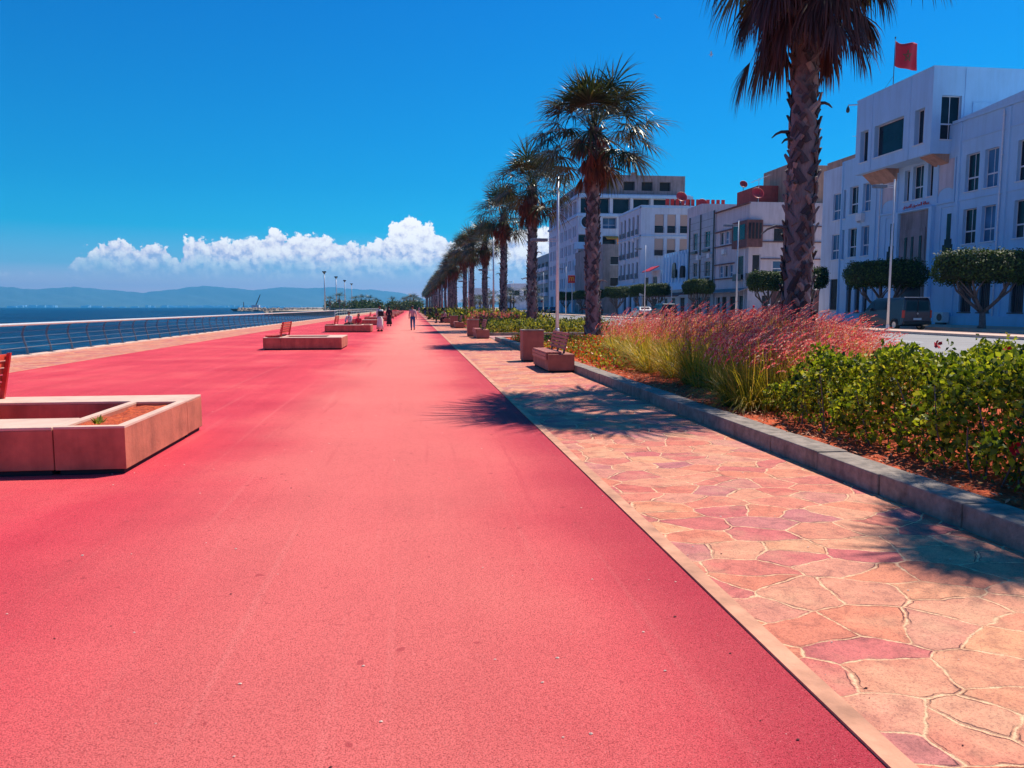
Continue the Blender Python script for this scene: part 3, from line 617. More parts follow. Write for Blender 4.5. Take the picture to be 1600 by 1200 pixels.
ys_p = [53.6, 71.8, 89.4]+[107.4+18.1*i for i in range(22)]
for i, y in enumerate(ys_p):
    p = pv[i] if i < 3 else copy_tree(pv[i % 3])
    s_ = random.uniform(1.04, 1.14); p.location = (8.2+random.uniform(-.25, .25), y, .14); p.rotation_euler = (0, 0, i*2.1); p.scale = (s_, s_, s_)
    tag(p, f'{ordw(i+2)} palm from the camera in the long row beside the promenade', 'palm tree', 'fan palms in the long promenade row')
# smaller palms across the road and out on the point
small = palm_proto('small_palm', 4.6, .24, .19, 71, nlive=34, ndead=8, nseg=12, boots=False)
def put_small(first, x, y, s, label, group):
    p = small if first else copy_tree(small)
    p.location = (x, y, 0); p.scale = (s*1.25, s*1.25, s); p.rotation_euler = (0, 0, random.uniform(0, 6)); tag(p, label, 'palm tree', group)
back = palm_proto('young_palm', 6.7, .2, .16, 91, nlive=80, ndead=4, nseg=20, boots=True, cs=.40); back.location = (7.55, 7.45, .14); tag(back, 'slim young palm out of frame in the hedge, its shadow on the near paving', 'palm tree')
k = 0
GP = 'palms on the far point beyond the quay'
for (u, v, y) in [(520, 463, 345), (534, 458, 350), (541, 470, 352), (549, 473, 356), (557, 463, 372), (561, 470, 360), (567, 461, 365), (572, 468, 380), (579, 462, 362), (584, 469, 375), (588, 466, 395), (527, 474, 360), (596, 472, 420), (614, 464, 385), (617, 470, 400), (625, 470, 480), (631, 465, 440), (636, 463, 450), (641, 461, 430), (646, 459, 420), (650, 463, 440), (655, 466, 470), (660, 470, 500), (608, 474, 430)]:
    a = (u-645)/1200*1.0; x = y*a; hgt = 1.6+(480-v)/1200*y; s = hgt/6.4
    put_small(k == 0, x, y, s, 'dark palm in the far clump of palms between the tall masts and the palm row', GP); k += 1
GM = 'small palms in the far median'
for i in range(14):
    put_small(False, 22.5+random.uniform(-1, 1)+(4 if i % 2 else 0), 150+i*17, random.uniform(.8, 1.0), 'small green palm standing far down the road, seen between the row trunks', GM)

# ------------------------------------------------------------------ street lamps
def lamp_proto(name, H, arm_z, L, r=.085):
    root = empty(name, (0, 0, 0), cat='street lamp')
    MB().tube([(0, 0, 0), (0, 0, H*.5), (0, 0, H)], [r, r*.85, r*.6], 10).build('pole', M['lampmetal'], root, True, world=False)
    MB().lathe([(r*1.9, 0), (r*1.9, .03), (r*1.3, .04), (r*1.3, .25), (r, .28)], 12).build('base_plate', M['lampmetal'], root, world=False)
    mb = MB(); mb.box(-L*.42, 0, -.03, .03, arm_z+.04, arm_z+.07); mb.box(-L*.42, 0, -.03, .03, arm_z-.07, arm_z-.04); mb.build('arm', M['lampmetal'], root, world=False)
    h = MB(); h.prism([(-L, -.13), (-L*.95, -.18), (-L*.42, -.18), (-L*.38, -.1), (-L*.38, .1), (-L*.42, .18), (-L*.95, .18), (-L, .13)], 'Z', arm_z-.08, arm_z+.08)
    hd = h.build('lamp_head', M['headmetal'], root, world=False, bevel=.02); MB().box(-L*.93, -L*.46, -.14, .14, arm_z-.092, arm_z-.079).build('lens', M['lens'], hd, world=False)
    return root
lpA = lamp_proto('promenade_lamp', 8.6, 5.15, 1.5, .10)
lab = ['nearest tall white promenade lamp, behind the bench and bin', 'second tall white promenade lamp, among the palm trunks']
for i, y in enumerate([42.4, 76.7, 111, 145, 179, 213, 247]):
    p = lpA if i == 0 else copy_tree(lpA); p.location = (8.0, y, .14); tag(p, lab[i] if i < 2 else f'{ordw(i)} promenade lamp from the bench, thin white pole among the palms', 'street lamp', 'lamps standing in the palm row')
lpB = lamp_proto('street_lamp', 8.3, 7.9, 1.25, .07)
lab = {0: 'street lamp in front of the big white building, above the dark van', 1: 'street lamp in front of the brown bay window building', 2: 'street lamp near the parked silver car', 3: 'thin street lamp beside the second palm trunk'}
for i, y in enumerate([40.3, 60.9, 86.3, 110, 132.5, 156, 180, 203]):
    p = lpB if i == 0 else copy_tree(lpB); p.location = (26.5, y, .34); tag(p, lab.get(i, f'{ordw(i)} street lamp along the road median, small and far off'), 'street lamp', 'lamps along the road median')
# tall masts on the far point
def mast_proto():
    r = empty('light_mast', (0, 0, 0), cat='light mast', group='tall masts on the far point')
    MB().tube([(0, 0, 0), (0, 0, 18)], [.38, .22], 10).build('pole', M['lampmetal'], r, True, world=False)
    mb = MB(); mb.lathe([(.3, 17.2), (.55, 17.5), (.55, 17.7), (.3, 17.9)], 10); mb.build('head_frame', M['black'], r, world=False)
    for a in range(4): MB().box(-.35, .35, -.15, .15, -.3, .3, 0, Matrix.Translation((.6*math.cos(a*1.57+.4), .6*math.sin(a*1.57+.4), 18.1))).build('floodlight', M['black'], r, world=False)
    return r
mp_ = mast_proto()
for i, (x, y, l) in enumerate([(-41, 372, 'tallest light mast, nearest of the four on the point'), (-41.5, 433, 'second light mast on the point, a little shorter'), (-41.8, 490, 'third light mast on the point'), (-43, 560, 'farthest and palest of the four masts on the point')]):
    p = mp_ if i == 0 else copy_tree(mp_); p.location = (x, y, 0); p['label'] = l

# ------------------------------------------------------------------ foliage helpers
def leaf_quads(P, size, nrm=None, aspect=.55, rg=RNG, fold=True):
    n = len(P); th = rg.uniform(0, 2*np.pi, n); cz = rg.uniform(-.5, 1, n); sz = np.sqrt(1-cz**2)
    N_ = np.stack([sz*np.cos(th), sz*np.sin(th), cz], 1)
    if nrm is not None: N_ = N_*.75+nrm; N_ /= np.linalg.norm(N_, axis=1, keepdims=True)
    A = rg.normal(size=(n, 3)); A -= (A*N_).sum(1, keepdims=True)*N_; A /= np.linalg.norm(A, axis=1, keepdims=True)
    B = np.cross(N_, A); s = (size*rg.uniform(.5, 1.4, n))[:, None]
    V = np.stack([P, P+A*s*.5+B*s*aspect*.5+N_*s*.12, P+A*s, P+A*s*.5-B*s*aspect*.5+N_*s*.12], 1).reshape(-1, 3)
    return V, np.arange(n*4).reshape(-1, 4)
def ell_points(n, c, r, rg=RNG, shell=.55, lump=.12, seed=0):
    d = rg.normal(size=(n, 3)); d /= np.linalg.norm(d, axis=1, keepdims=True)
    rr = shell+(1-shell)*rg.random(n)**.6
    l = 1+lump*(np.sin(d[:, 0]*7+seed)+np.sin(d[:, 1]*8+seed*2)+np.sin(d[:, 2]*6+seed*3))
    return np.asarray(c)+d*(rr*l)[:, None]*np.asarray(r), d
# clipped ficus trees on the far pavement
def ficus_proto(name, W, H, z0, seed, flat=.32):
    r = empty(name, (0, 0, 0), cat='clipped tree'); rg = np.random.default_rng(seed); rn = random.Random(seed)
    n = 9000; th = rg.uniform(0, 2*np.pi, n); h = rg.random(n); side = rg.random(n) < .55
    def rad(th, h): return W*(1+.05*np.sin(th*3+seed)+.04*np.sin(th*7)+.03*np.sin(h*9+th*2))*(1-.25*np.abs(h*2-1)**4)
    R_ = rad(th, h)*np.where(side, 1, np.sqrt(rg.random(n))); hh = np.where(side, h, np.where(rg.random(n) < .75, 1.0, 0.0)); R_ = np.where(side, R_, R_*.97)
    P_ = np.stack([R_*np.cos(th), R_*np.sin(th), z0+H*hh+rg.normal(0, .05, n)+.10*np.sin(th*2+seed)], 1)
    P_ += rg.normal(0, .06, P_.shape); P_ += (.16*np.abs(np.sin(th*9+hh*5+seed))**3*rg.random(n))[:, None]*np.stack([np.cos(th), np.sin(th), np.where(hh > .9, 1.2, .2)], 1); nr = np.stack([np.where(side, np.cos(th), 0), np.where(side, np.sin(th), 0), np.where(side, .2, np.where(hh > .5, 1, -1))], 1)
    V, F = leaf_quads(P_, .15, nr, .6, rg); cr = np_mesh('crown', V, F, M['ficus'], r)
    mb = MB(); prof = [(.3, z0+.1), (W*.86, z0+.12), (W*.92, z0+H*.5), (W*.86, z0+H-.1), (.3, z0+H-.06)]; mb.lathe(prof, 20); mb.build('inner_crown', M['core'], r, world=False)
    mb = MB(); fk = .35*z0
    mb.tube([(0, 0, 0), (.05, 0, .2), (.03, .03, fk)], [.26, .19, .16], 10)
    for k in range(5):
        a = k*1.26+rn.uniform(-.3, .3); e = Vector((math.cos(a)*W*.62, math.sin(a)*W*.62, z0+.25)); s_ = Vector((.03, .03, fk-.05)); mid = (s_+e)/2+Vector((math.cos(a)*.12, math.sin(a)*.12, -.22))
        mb.tube([s_, (s_+mid)/2+Vector((0, 0, -.03)), mid, e], [.12, .095, .085, .05], 8)
        for q in (-.5, .5): mb.tube([mid, mid+Vector((math.cos(a+q)*.5, math.sin(a+q)*.5, .45)), (math.cos(a+q)*W*.7, math.sin(a+q)*W*.7, z0+.3)], [.06, .045, .03], 6)
    mb.build('trunk', M['bark'], r, True, world=False); return r
fa, fb, fc = ficus_proto('clipped_tree', 2.55, 1.5, 2.75, 1), ficus_proto('clipped_tree', 1.9, 1.35, 2.9, 2), ficus_proto('clipped_tree', 1.6, 1.2, 2.95, 4)
for i, (pr, first, x, y, s, l) in enumerate([
    (fa, 1, 33, 41.2, 1.0, 'broad flat clipped tree with sunlit green top in front of the white building'),
    (fa, 0, 33, 50.9, 1.0, 'dark shaded clipped tree with a wide flat crown behind the van'),
    (fb, 1, 33, 61.8, .9, 'clipped tree half hidden behind the nearest palm trunk'),
    (fb, 0, 33, 68.6, 1.02, 'rounded clipped tree just left of the nearest palm trunk, before the brown wall'),
    (fc, 1, 33, 86.5, 1.05, 'round clipped tree in front of the grey tiled house'),
    (fc, 0, 33, 102.5, 1.1, 'clipped tree above the parked silver car'), (fb, 0, 33, 109.5, .85, 'low clipped tree beside the one above the silver car'),
    (fb, 0, 33, 122.5, 1.0, 'dark clipped tree right of the second palm trunk'), (fc, 0, 33, 138, 1.1, 'clipped tree behind the second palm trunk'), (fc, 0, 33, 149, 1.0, 'clipped tree left of the second palm trunk'), (fb, 0, 33, 165, 1.0, 'far clipped tree below the red arches sign')]):
    p = pr if first else copy_tree(pr); p.location = (x, y, .365); p.rotation_euler = (0, 0, i*1.3); p.scale = (s, s, 1); tag(p, l, 'clipped tree', 'clipped trees along the street pavement')

# ------------------------------------------------------------------ planting beds
def tufts(name, spots, label, h=1.0, nb=130, npl=26, plume_m=None, seed=0, seg=4):
    rg = np.random.default_rng(seed); VB, VP = [], []; FB, FP = [], []; ob = op = 0
    for (x, y, s) in spots:
        n = nb; az = rg.uniform(0, 2*np.pi, n); el = rg.uniform(R(42), R(86), n); L = h*s*rg.uniform(.6, 1.1, n); wd = .008
        rb = rg.uniform(0, .16, n)*s; base = np.stack([x+rb*np.cos(az), y+rb*np.sin(az), np.full(n, .12)], 1)
        d = np.stack([np.cos(az)*np.cos(el), np.sin(az)*np.cos(el), np.sin(el)], 1); d[:, 0] -= .10; sd_ = np.stack([-np.sin(az), np.cos(az), np.zeros(n)], 1)
        c = base.copy(); rows = []
        for k in range(seg+1):
            w_ = wd*(1.15-k/seg); rows += [c-sd_*w_, c+sd_*w_]; d = d+np.array([0, 0, -.20-.10*k]); d /= np.linalg.norm(d, axis=1, keepdims=True); c = c+d*(L/seg)[:, None]
        V = np.stack(rows, 1).reshape(-1, 3); b0 = ob+np.arange(n)[:, None]*(2*seg+2)
        for k in range(seg): FB.append(b0+np.array([[2*k, 2*k+1, 2*k+3, 2*k+2]]))
        VB.append(V); ob += len(V)
        n = npl; az = rg.uniform(0, 2*np.pi, n); el = rg.uniform(R(60), R(88), n); L = h*s*rg.uniform(.74, 1.30, n)
        base = np.stack([x+.08*np.cos(az), y+.08*np.sin(az), np.full(n, .12)], 1); d = np.stack([np.cos(az)*np.cos(el), np.sin(az)*np.cos(el), np.sin(el)], 1)
        sd_ = np.stack([-np.sin(az), np.cos(az), np.zeros(n)], 1); c = base.copy(); rows = []
        for k in range(3):
            rows += [c-sd_*.003, c+sd_*.003]; d = d+np.array([-.03, 0, -.05]); d /= np.linalg.norm(d, axis=1, keepdims=True); c = c+d*(L/2)[:, None]*(1 if k < 2 else 0)
        V = np.stack(rows, 1).reshape(-1, 3); b0 = ob+np.arange(n)[:, None]*6
        for k in range(2): FB.append(b0+np.array([[2*k, 2*k+1, 2*k+3, 2*k+2]]))
        VB.append(V); ob += len(V)
        # plume: fuzzy nodding spike, crossed ribbons of short bristles
        wind = np.array([.42, -.05, -.02]); dd = d*.6+wind; dd /= np.linalg.norm(dd, axis=1, keepdims=True); pl = .25*rg.uniform(.7, 1.25, n)*min(1.1, s+.1)
        for k in range(15):
            f = k/15; cc = c+dd*(pl*f)[:, None]+np.array([.02, 0, -.09])*f*f
            q = rg.normal(size=(n, 3))*.36; q += dd*1.2; q /= np.linalg.norm(q, axis=1, keepdims=True); s2 = np.cross(q, rg.normal(size=(n, 3))); s2 /= np.linalg.norm(s2, axis=1, keepdims=True)
            ln = .040*(1-.9*abs(f-.4)); V = np.stack([cc, cc+q*ln*.5+s2*.008, cc+q*ln, cc+q*ln*.5-s2*.008], 1).reshape(-1, 3)
            VP.append(V); FP.append(op+np.arange(n*4).reshape(-1, 4)); op += n*4
    V = np.concatenate(VB+VP); F = np.concatenate(FB); F2 = np.concatenate(FP)+ob
    o = np_mesh(name, V, np.concatenate([F, F2]), [M['blade'], plume_m or M['plume']], mi=np.r_[np.zeros(len(F)), np.ones(len(F2))])
    return tag(o, label, 'ornamental grass', kind='stuff')
sp = []
yy = 11.0
while yy < 24.5:
    x0 = 5.35+max(0, (yy-17))*.14+(.9 if yy < 12.2 else 0); x1 = 10.8 if yy < 21 else 9.5
    xx = x0
    while xx < min(x1, .625*yy+.2):
        sp.append((xx+random.uniform(-.15, .15), yy+random.uniform(-.15, .15), random.uniform(.76, 1.12)*(1-.03*max(0, yy-17))*(.86 if xx > .53*yy else 1))); xx += .56
    yy += .62
sp = [q for q in sp if (q[0]-8.2)**2+(q[1]-15.7)**2 > .3]
tufts('fountain_grass', sp, 'tall fountain grass with pink plumes around the nearest palm', 1.03, 150, 52, seed=2)
tufts('fountain_grass', [(4.75+random.uniform(-.1, .1)+.33*i, 10.2+random.uniform(-.1, .1)+.3*j, random.uniform(.74, .88)) for i in range(4) for j in range(4)], 'lower clump of pale pink grass at the end of the hedge by the kerb', 1.0, 120, 34, seed=5)
# low flowering cover beside the second palm
def ground_cover(name, spots, size, hgt, m1, m2, label, frac=.2, n=900, seed=0, cat='ground cover', kind='stuff'):
    rg = np.random.default_rng(seed); PV = []
    for (x, y, r) in spots:
        P_, d = ell_points(n, (x, y, .1), (r, r, hgt), rg, .5, .1, x+y); P_ = P_[P_[:, 2] > .1]; PV.append(P_)
    P_ = np.concatenate(PV); m_ = rg.random(len(P_)) < frac; V, F = leaf_quads(P_, size, None, .6, rg)
    return tag(np_mesh(name, V, F, [M[m1], M[m2]], mi=m_.astype(int)), label, cat, kind=kind)
sp = [(4.75+random.uniform(-.15, .3)+.55*i, 17.2+.6*j+random.uniform(-.15, .15), random.uniform(.3, .45)) for j in range(30) for i in range(7) if 4.75+.55*i < (5.6 if 17.2+.6*j < 22 else 9.6)]
ground_cover('flower_carpet', sp, .085, .30, 'ycover', 'redbloom', 'low yellow green ground cover dotted with red blooms by the second palm', .28, 260, 3)
# bed beyond the paved gap
def row_cover(name, y0, y1, x0, x1, hgt, step, m1, m2, label, frac, seed, size=.14, n=420):
    sp = []; y = y0
    while y < y1:
        x = x0
        while x < x1: sp.append((x+random.uniform(-.2, .2), y+random.uniform(-.3, .3), step*.75)); x += step
        y += step
    return ground_cover(name, sp, size, hgt, m1, m2, label, frac, n, seed)
row_cover('shrub_planting', 43.5, 51, 4.9, 11.6, .78, .9, 'ycover', 'ficus', 'sunlit yellow green shrubs in the bed beyond the paved gap', .35, 5)
row_cover('shrub_planting', 51, 61, 4.6, 7.4, 1.05, 1.1, 'pinkbush', 'ycover', 'pink red bushes beside the second bench', .25, 6, .2, 380)
row_cover('shrub_planting', 61, 80, 4.8, 11, .95, 1.5, 'ycover', 'ficus', 'green shrubs beyond the pink bushes', .5, 7, .26, 260)
row_cover('shrub_planting', 80, 96, 4.8, 11, 1.3, 2.0, 'ycover', 'ficus', 'taller yellow green shrubs by the fourth bench', .3, 8, .34, 260)
row_cover('shrub_planting', 96, 280, 4.8, 11, 1.0, 3.2, 'ficus', 'ycover', 'far stretch of dark green shrubs under the palm row', .35, 9, .6, 150)

sp = []
rc = random.Random(12)
for i in range(46):
    y = rc.uniform(345, 400); u = rc.choice([rc.uniform(514, 600), rc.uniform(530, 596), rc.uniform(604, 655)]); sp.append(((u-645)/1200*y, y, rc.uniform(1.6, 3.2)))
ground_cover('far_trees', sp, .9, 4.2, 'ficus', 'farleaf', 'low dark belt of trees under the far palms on the point', .35, 420, 31, 'tree belt')

# hibiscus hedge
def hedge():
    root = empty('hibiscus_hedge', (6.8, 7, .14), 'dense green hibiscus hedge with a few red flowers behind the near kerb', 'hedge')
    rg = np.random.default_rng(8); n = 98000
    x = rg.uniform(4.62, 8.6, n); y = rg.uniform(2.0, 9.7, n)
    def topf(x, y): return .99+.09*np.sin(x*2.3+y*1.1)+.07*np.sin(x*5.1-y*3.3)+.05*np.sin(y*7.3+x*2.0)
    T_ = topf(x, y); edge = np.minimum(np.minimum(x-4.62, 8.6-x), np.minimum(y-2.0, 9.7-y)); edge = edge+.12*np.sin(y*5.2)+.08*np.sin(y*11+x*3)
    T_ = T_*np.clip(.52+edge*1.1, .3, 1)
    u = rg.random(n); top = (rg.random(n) < .5); dep = rg.exponential(.10, n); z = np.where(top, T_-dep, .16+u*(T_-.16))
    keep = (edge > 0) & (z > .10) & ((top) | (edge < .55))
    keep &= (z > .12+.10*np.clip(.35-edge, 0, 1)+.10*rg.random(n))
    P_ = np.stack([x, y, z], 1)[keep]
    # leafy shoots poking out of the top
    sh = []
    for i in range(300):
        sx, sy = rg.uniform(4.8, 8.5), rg.uniform(2.2, 9.5); t0 = float(topf(np.array(sx), np.array(sy))); L = rg.uniform(.08, .26); dx, dy = rg.normal(0, .25, 2)
        for k in range(12): f = k/11; sh.append((sx+dx*L*f+rg.normal(0, .015), sy+dy*L*f+rg.normal(0, .015), t0-.08+L*f))
    P_ = np.concatenate([P_, np.array(sh)]); V, F = leaf_quads(P_, .064, None, .62, rg)
    V -= np.array([6.8, 7, .14]); np_mesh('foliage', V, F, M['leaf'], root)
    mb = MB()
    for i in range(120):
        bx, by = random.uniform(4.7, 8.5), random.uniform(2.2, 9.6)
        if i < 50: bx = random.uniform(4.68, 5.2)
        e = Vector((bx+random.uniform(-.25, .25), by+random.uniform(-.25, .25), random.uniform(.55, .9))); c = Vector((bx, by, .1)); mid = (c+e)/2+Vector((random.uniform(-.06, .06), random.uniform(-.06, .06), 0))
        mb.tube([c, mid, e], [.009, .007, .004], 5)
    mb.build('stems', M['bark'], root)['kind'] = 'stuff'
    for (fx, fy, fz) in ((6.6, 9.0, 1.13), (6.9, 8.2, 1.10), (6.75, 8.1, 1.0), (4.66, 5.4, .50), (8.2, 9.2, 1.12)):
        fm = MB(); c = Vector((fx, fy, fz))
        for k in range(5):
            a = k*1.2566+fx; d = Vector((math.cos(a)*.8-.3, -.6, math.sin(a)*.8)).normalized(); s_ = d.cross(Vector((0, -1, .3))).normalized()
            fm.add([c, c+d*.035+s_*.022, c+d*.065+s_*.018, c+d*.07-s_*.018, c+d*.035-s_*.022], [(0, 1, 2, 3, 4)])
        fm.tube([c, c+Vector((-.02, -.06, .01))], [.005, .003], 5)
        fm.build('flower', M['bloom'], root)
hedge()
# trailing dry mulch and dropped leaves on the kerb edge
dm = RNG.uniform([4.2, 2.5, .15], [4.95, 20, .19], (2600, 3)); V, F = leaf_quads(dm, .05, np.tile([0, 0, 1.5], (len(dm), 1)), .4)
tag(np_mesh('dry_leaf_litter', V, F, mat_leaf('dry_leaf', [(0, (.25, .05, .02)), (.6, (.55, .16, .07)), (1, (.75, .45, .28))], .2, .8)), 'dry red brown leaf litter along the inside of the kerb', 'leaf litter', kind='stuff')

# ------------------------------------------------------------------ buildings
def wallgrid(mb, axis, c, u0, u1, z0, z1, ops, sign, depth=.22, mi=0):
    """flat wall with real recessed openings. axis 'X': plane x=c, u=y; axis 'Y': plane y=c, u=x; sign = outward direction along the axis"""
    us = sorted({u0, u1, *[min(max(o[k], u0), u1) for o in ops for k in (0, 1)]}); zs = sorted({z0, z1, *[min(max(o[k], z0), z1) for o in ops for k in (2, 3)]})
    def q(u, z, d=0): return (c-sign*d, u, z) if axis == 'X' else (u, c-sign*d, z)
    for i in range(len(us)-1):
        for j in range(len(zs)-1):
            cu, cz = (us[i]+us[i+1])/2, (zs[j]+zs[j+1])/2
            if any(o[0] < cu < o[1] and o[2] < cz < o[3] for o in ops): continue
            mb.add([q(us[i], zs[j]), q(us[i+1], zs[j]), q(us[i+1], zs[j+1]), q(us[i], zs[j+1])], [(0, 1, 2, 3)], mi)
    for o in ops:
        d = o[4] if len(o) > 4 and o[4] else depth
        a, b, e, f = o[:4]; P = [(a, e), (b, e), (b, f), (a, f)]
        for k in range(4):
            p, r = P[k], P[(k+1) % 4]; mb.add([q(*p), q(*r), q(*r, d), q(*p, d)], [(0, 1, 2, 3)], mi)
        mb.add([q(a, e, d), q(b, e, d), q(b, f, d), q(a, f, d)], [(0, 1, 2, 3)], 1)
def window(parent, axis, c, o, sign, style='sash', depth=.22):
    a, b, e, f = o[:4]; t = .055; fm, gm_ = MB(), MB()
    def bx(mb, u0, u1, z0, z1, d0, d1, mi=0):
        x0, x1 = sorted((c-sign*d0, c-sign*d1))
        if axis == 'X': mb.box(x0, x1, u0, u1, z0, z1, mi)
        else: mb.box(u0, u1, x0, x1, z0, z1, mi)
    g = .004
    for (u0, u1, z0, z1) in ((a+g, a+t, e+g, f-g), (b-t, b-g, e+g, f-g), (a+t, b-t, e+g, e+t), (a+t, b-t, f-t, f-g)): bx(fm, u0, u1, z0, z1, depth-.10, depth-.04)
    m_ = (a+b)/2
    if style in ('sash', 'sashb'):
        bx(fm, m_-t*.4, m_+t*.4, e+t, f-t, depth-.09, depth-.05); zz = e+(f-e)*.36; bx(fm, a+t, b-t, zz-t*.9, zz+t*.9, depth-.11, depth-.045)
    elif style == 'two': bx(fm, m_-t*.5, m_+t*.5, e+t, f-t, depth-.09, depth-.05)
    elif style == 'grille':
        n = max(3, int((b-a)/.16)); 
        for k in range(1, n): u = a+(b-a)*k/n; bx(fm, u-.012, u+.012, e+t, f-t, .03, .055)
    elif style == 'balc':
        bx(fm, a-.05, b+.05, e-.06, e, -.28, 0)
        n = int((b-a)/.14)
        for k in range(n+1): u = a+(b-a)*k/n; bx(fm, u-.012, u+.012, e, e+.85, -.26, -.235, 1)
        bx(fm, a-.05, b+.05, e+.85, e+.90, -.28, -.23, 1)
    if style != 'balc': bx(fm, a-.06, b+.06, e-.07, e, -.07, .0)
    w_ = fm.build('window', [M['frame'] if style != 'grille' else M['dframe'], M['dframe']], parent)
    mt = {'sashb': M['blueglass'], 'shut': M['shade']}.get(style, M['glass'])
    bx(gm_, a+t, b-t, e+t, f-t, depth-.07, depth-.062); gm_.build('pane', mt, w_)
    return w_
def shell(name, x0, x1, y0, y1, z0, z1, mats, label, street=(), camf=(), group=None, parapet=.5, depth=.22, part='wall'):
    root = empty(name, (x0, y0, z0), label, 'building', group); mb = MB()
    wallgrid(mb, 'X', x0, y0, y1, z0, z1, [s[:4] for s in street], -1, depth); wallgrid(mb, 'Y', y0, x0, x1, z0, z1, [s[:4] for s in camf], -1, depth)
    mb.add([(x1, y0, z0), (x1, y1, z0), (x1, y1, z1), (x1, y0, z1)], [(0, 1, 2, 3)]); mb.add([(x0, y1, z0), (x1, y1, z0), (x1, y1, z1), (x0, y1, z1)], [(3, 2, 1, 0)])
    t = .2
    mb.add([(x0, y0, z1), (x1, y0, z1), (x1, y1, z1), (x0, y1, z1), (x0+t, y0+t, z1), (x1-t, y0+t, z1), (x1-t, y1-t, z1), (x0+t, y1-t, z1)], [(0, 1, 5, 4), (1, 2, 6, 5), (2, 3, 7, 6), (3, 0, 4, 7)])
    mb.build(part, mats if isinstance(mats, list) else [mats, M['dark']], root)
    rf = MB(); rf.add([(x0+t, y0+t, z1), (x1-t, y0+t, z1), (x1-t, y1-t, z1), (x0+t, y1-t, z1), (x0+t, y0+t, z1-parapet), (x1-t, y0+t, z1-parapet), (x1-t, y1-t, z1-parapet), (x0+t, y1-t, z1-parapet)], [(4, 5, 6, 7), (0, 4, 5, 1), (1, 5, 6, 2), (2, 6, 7, 3), (3, 7, 4, 0)])
    rf.build('roof', M['grey'], root)
    for s in street:
        if len(s) > 4 and s[4]: window(root, 'X', x0, s, -1, s[4], depth)
    for s in camf:
        if len(s) > 4 and s[4]: window(root, 'Y', y0, s, -1, s[4], depth)
    return root
G0 = .365
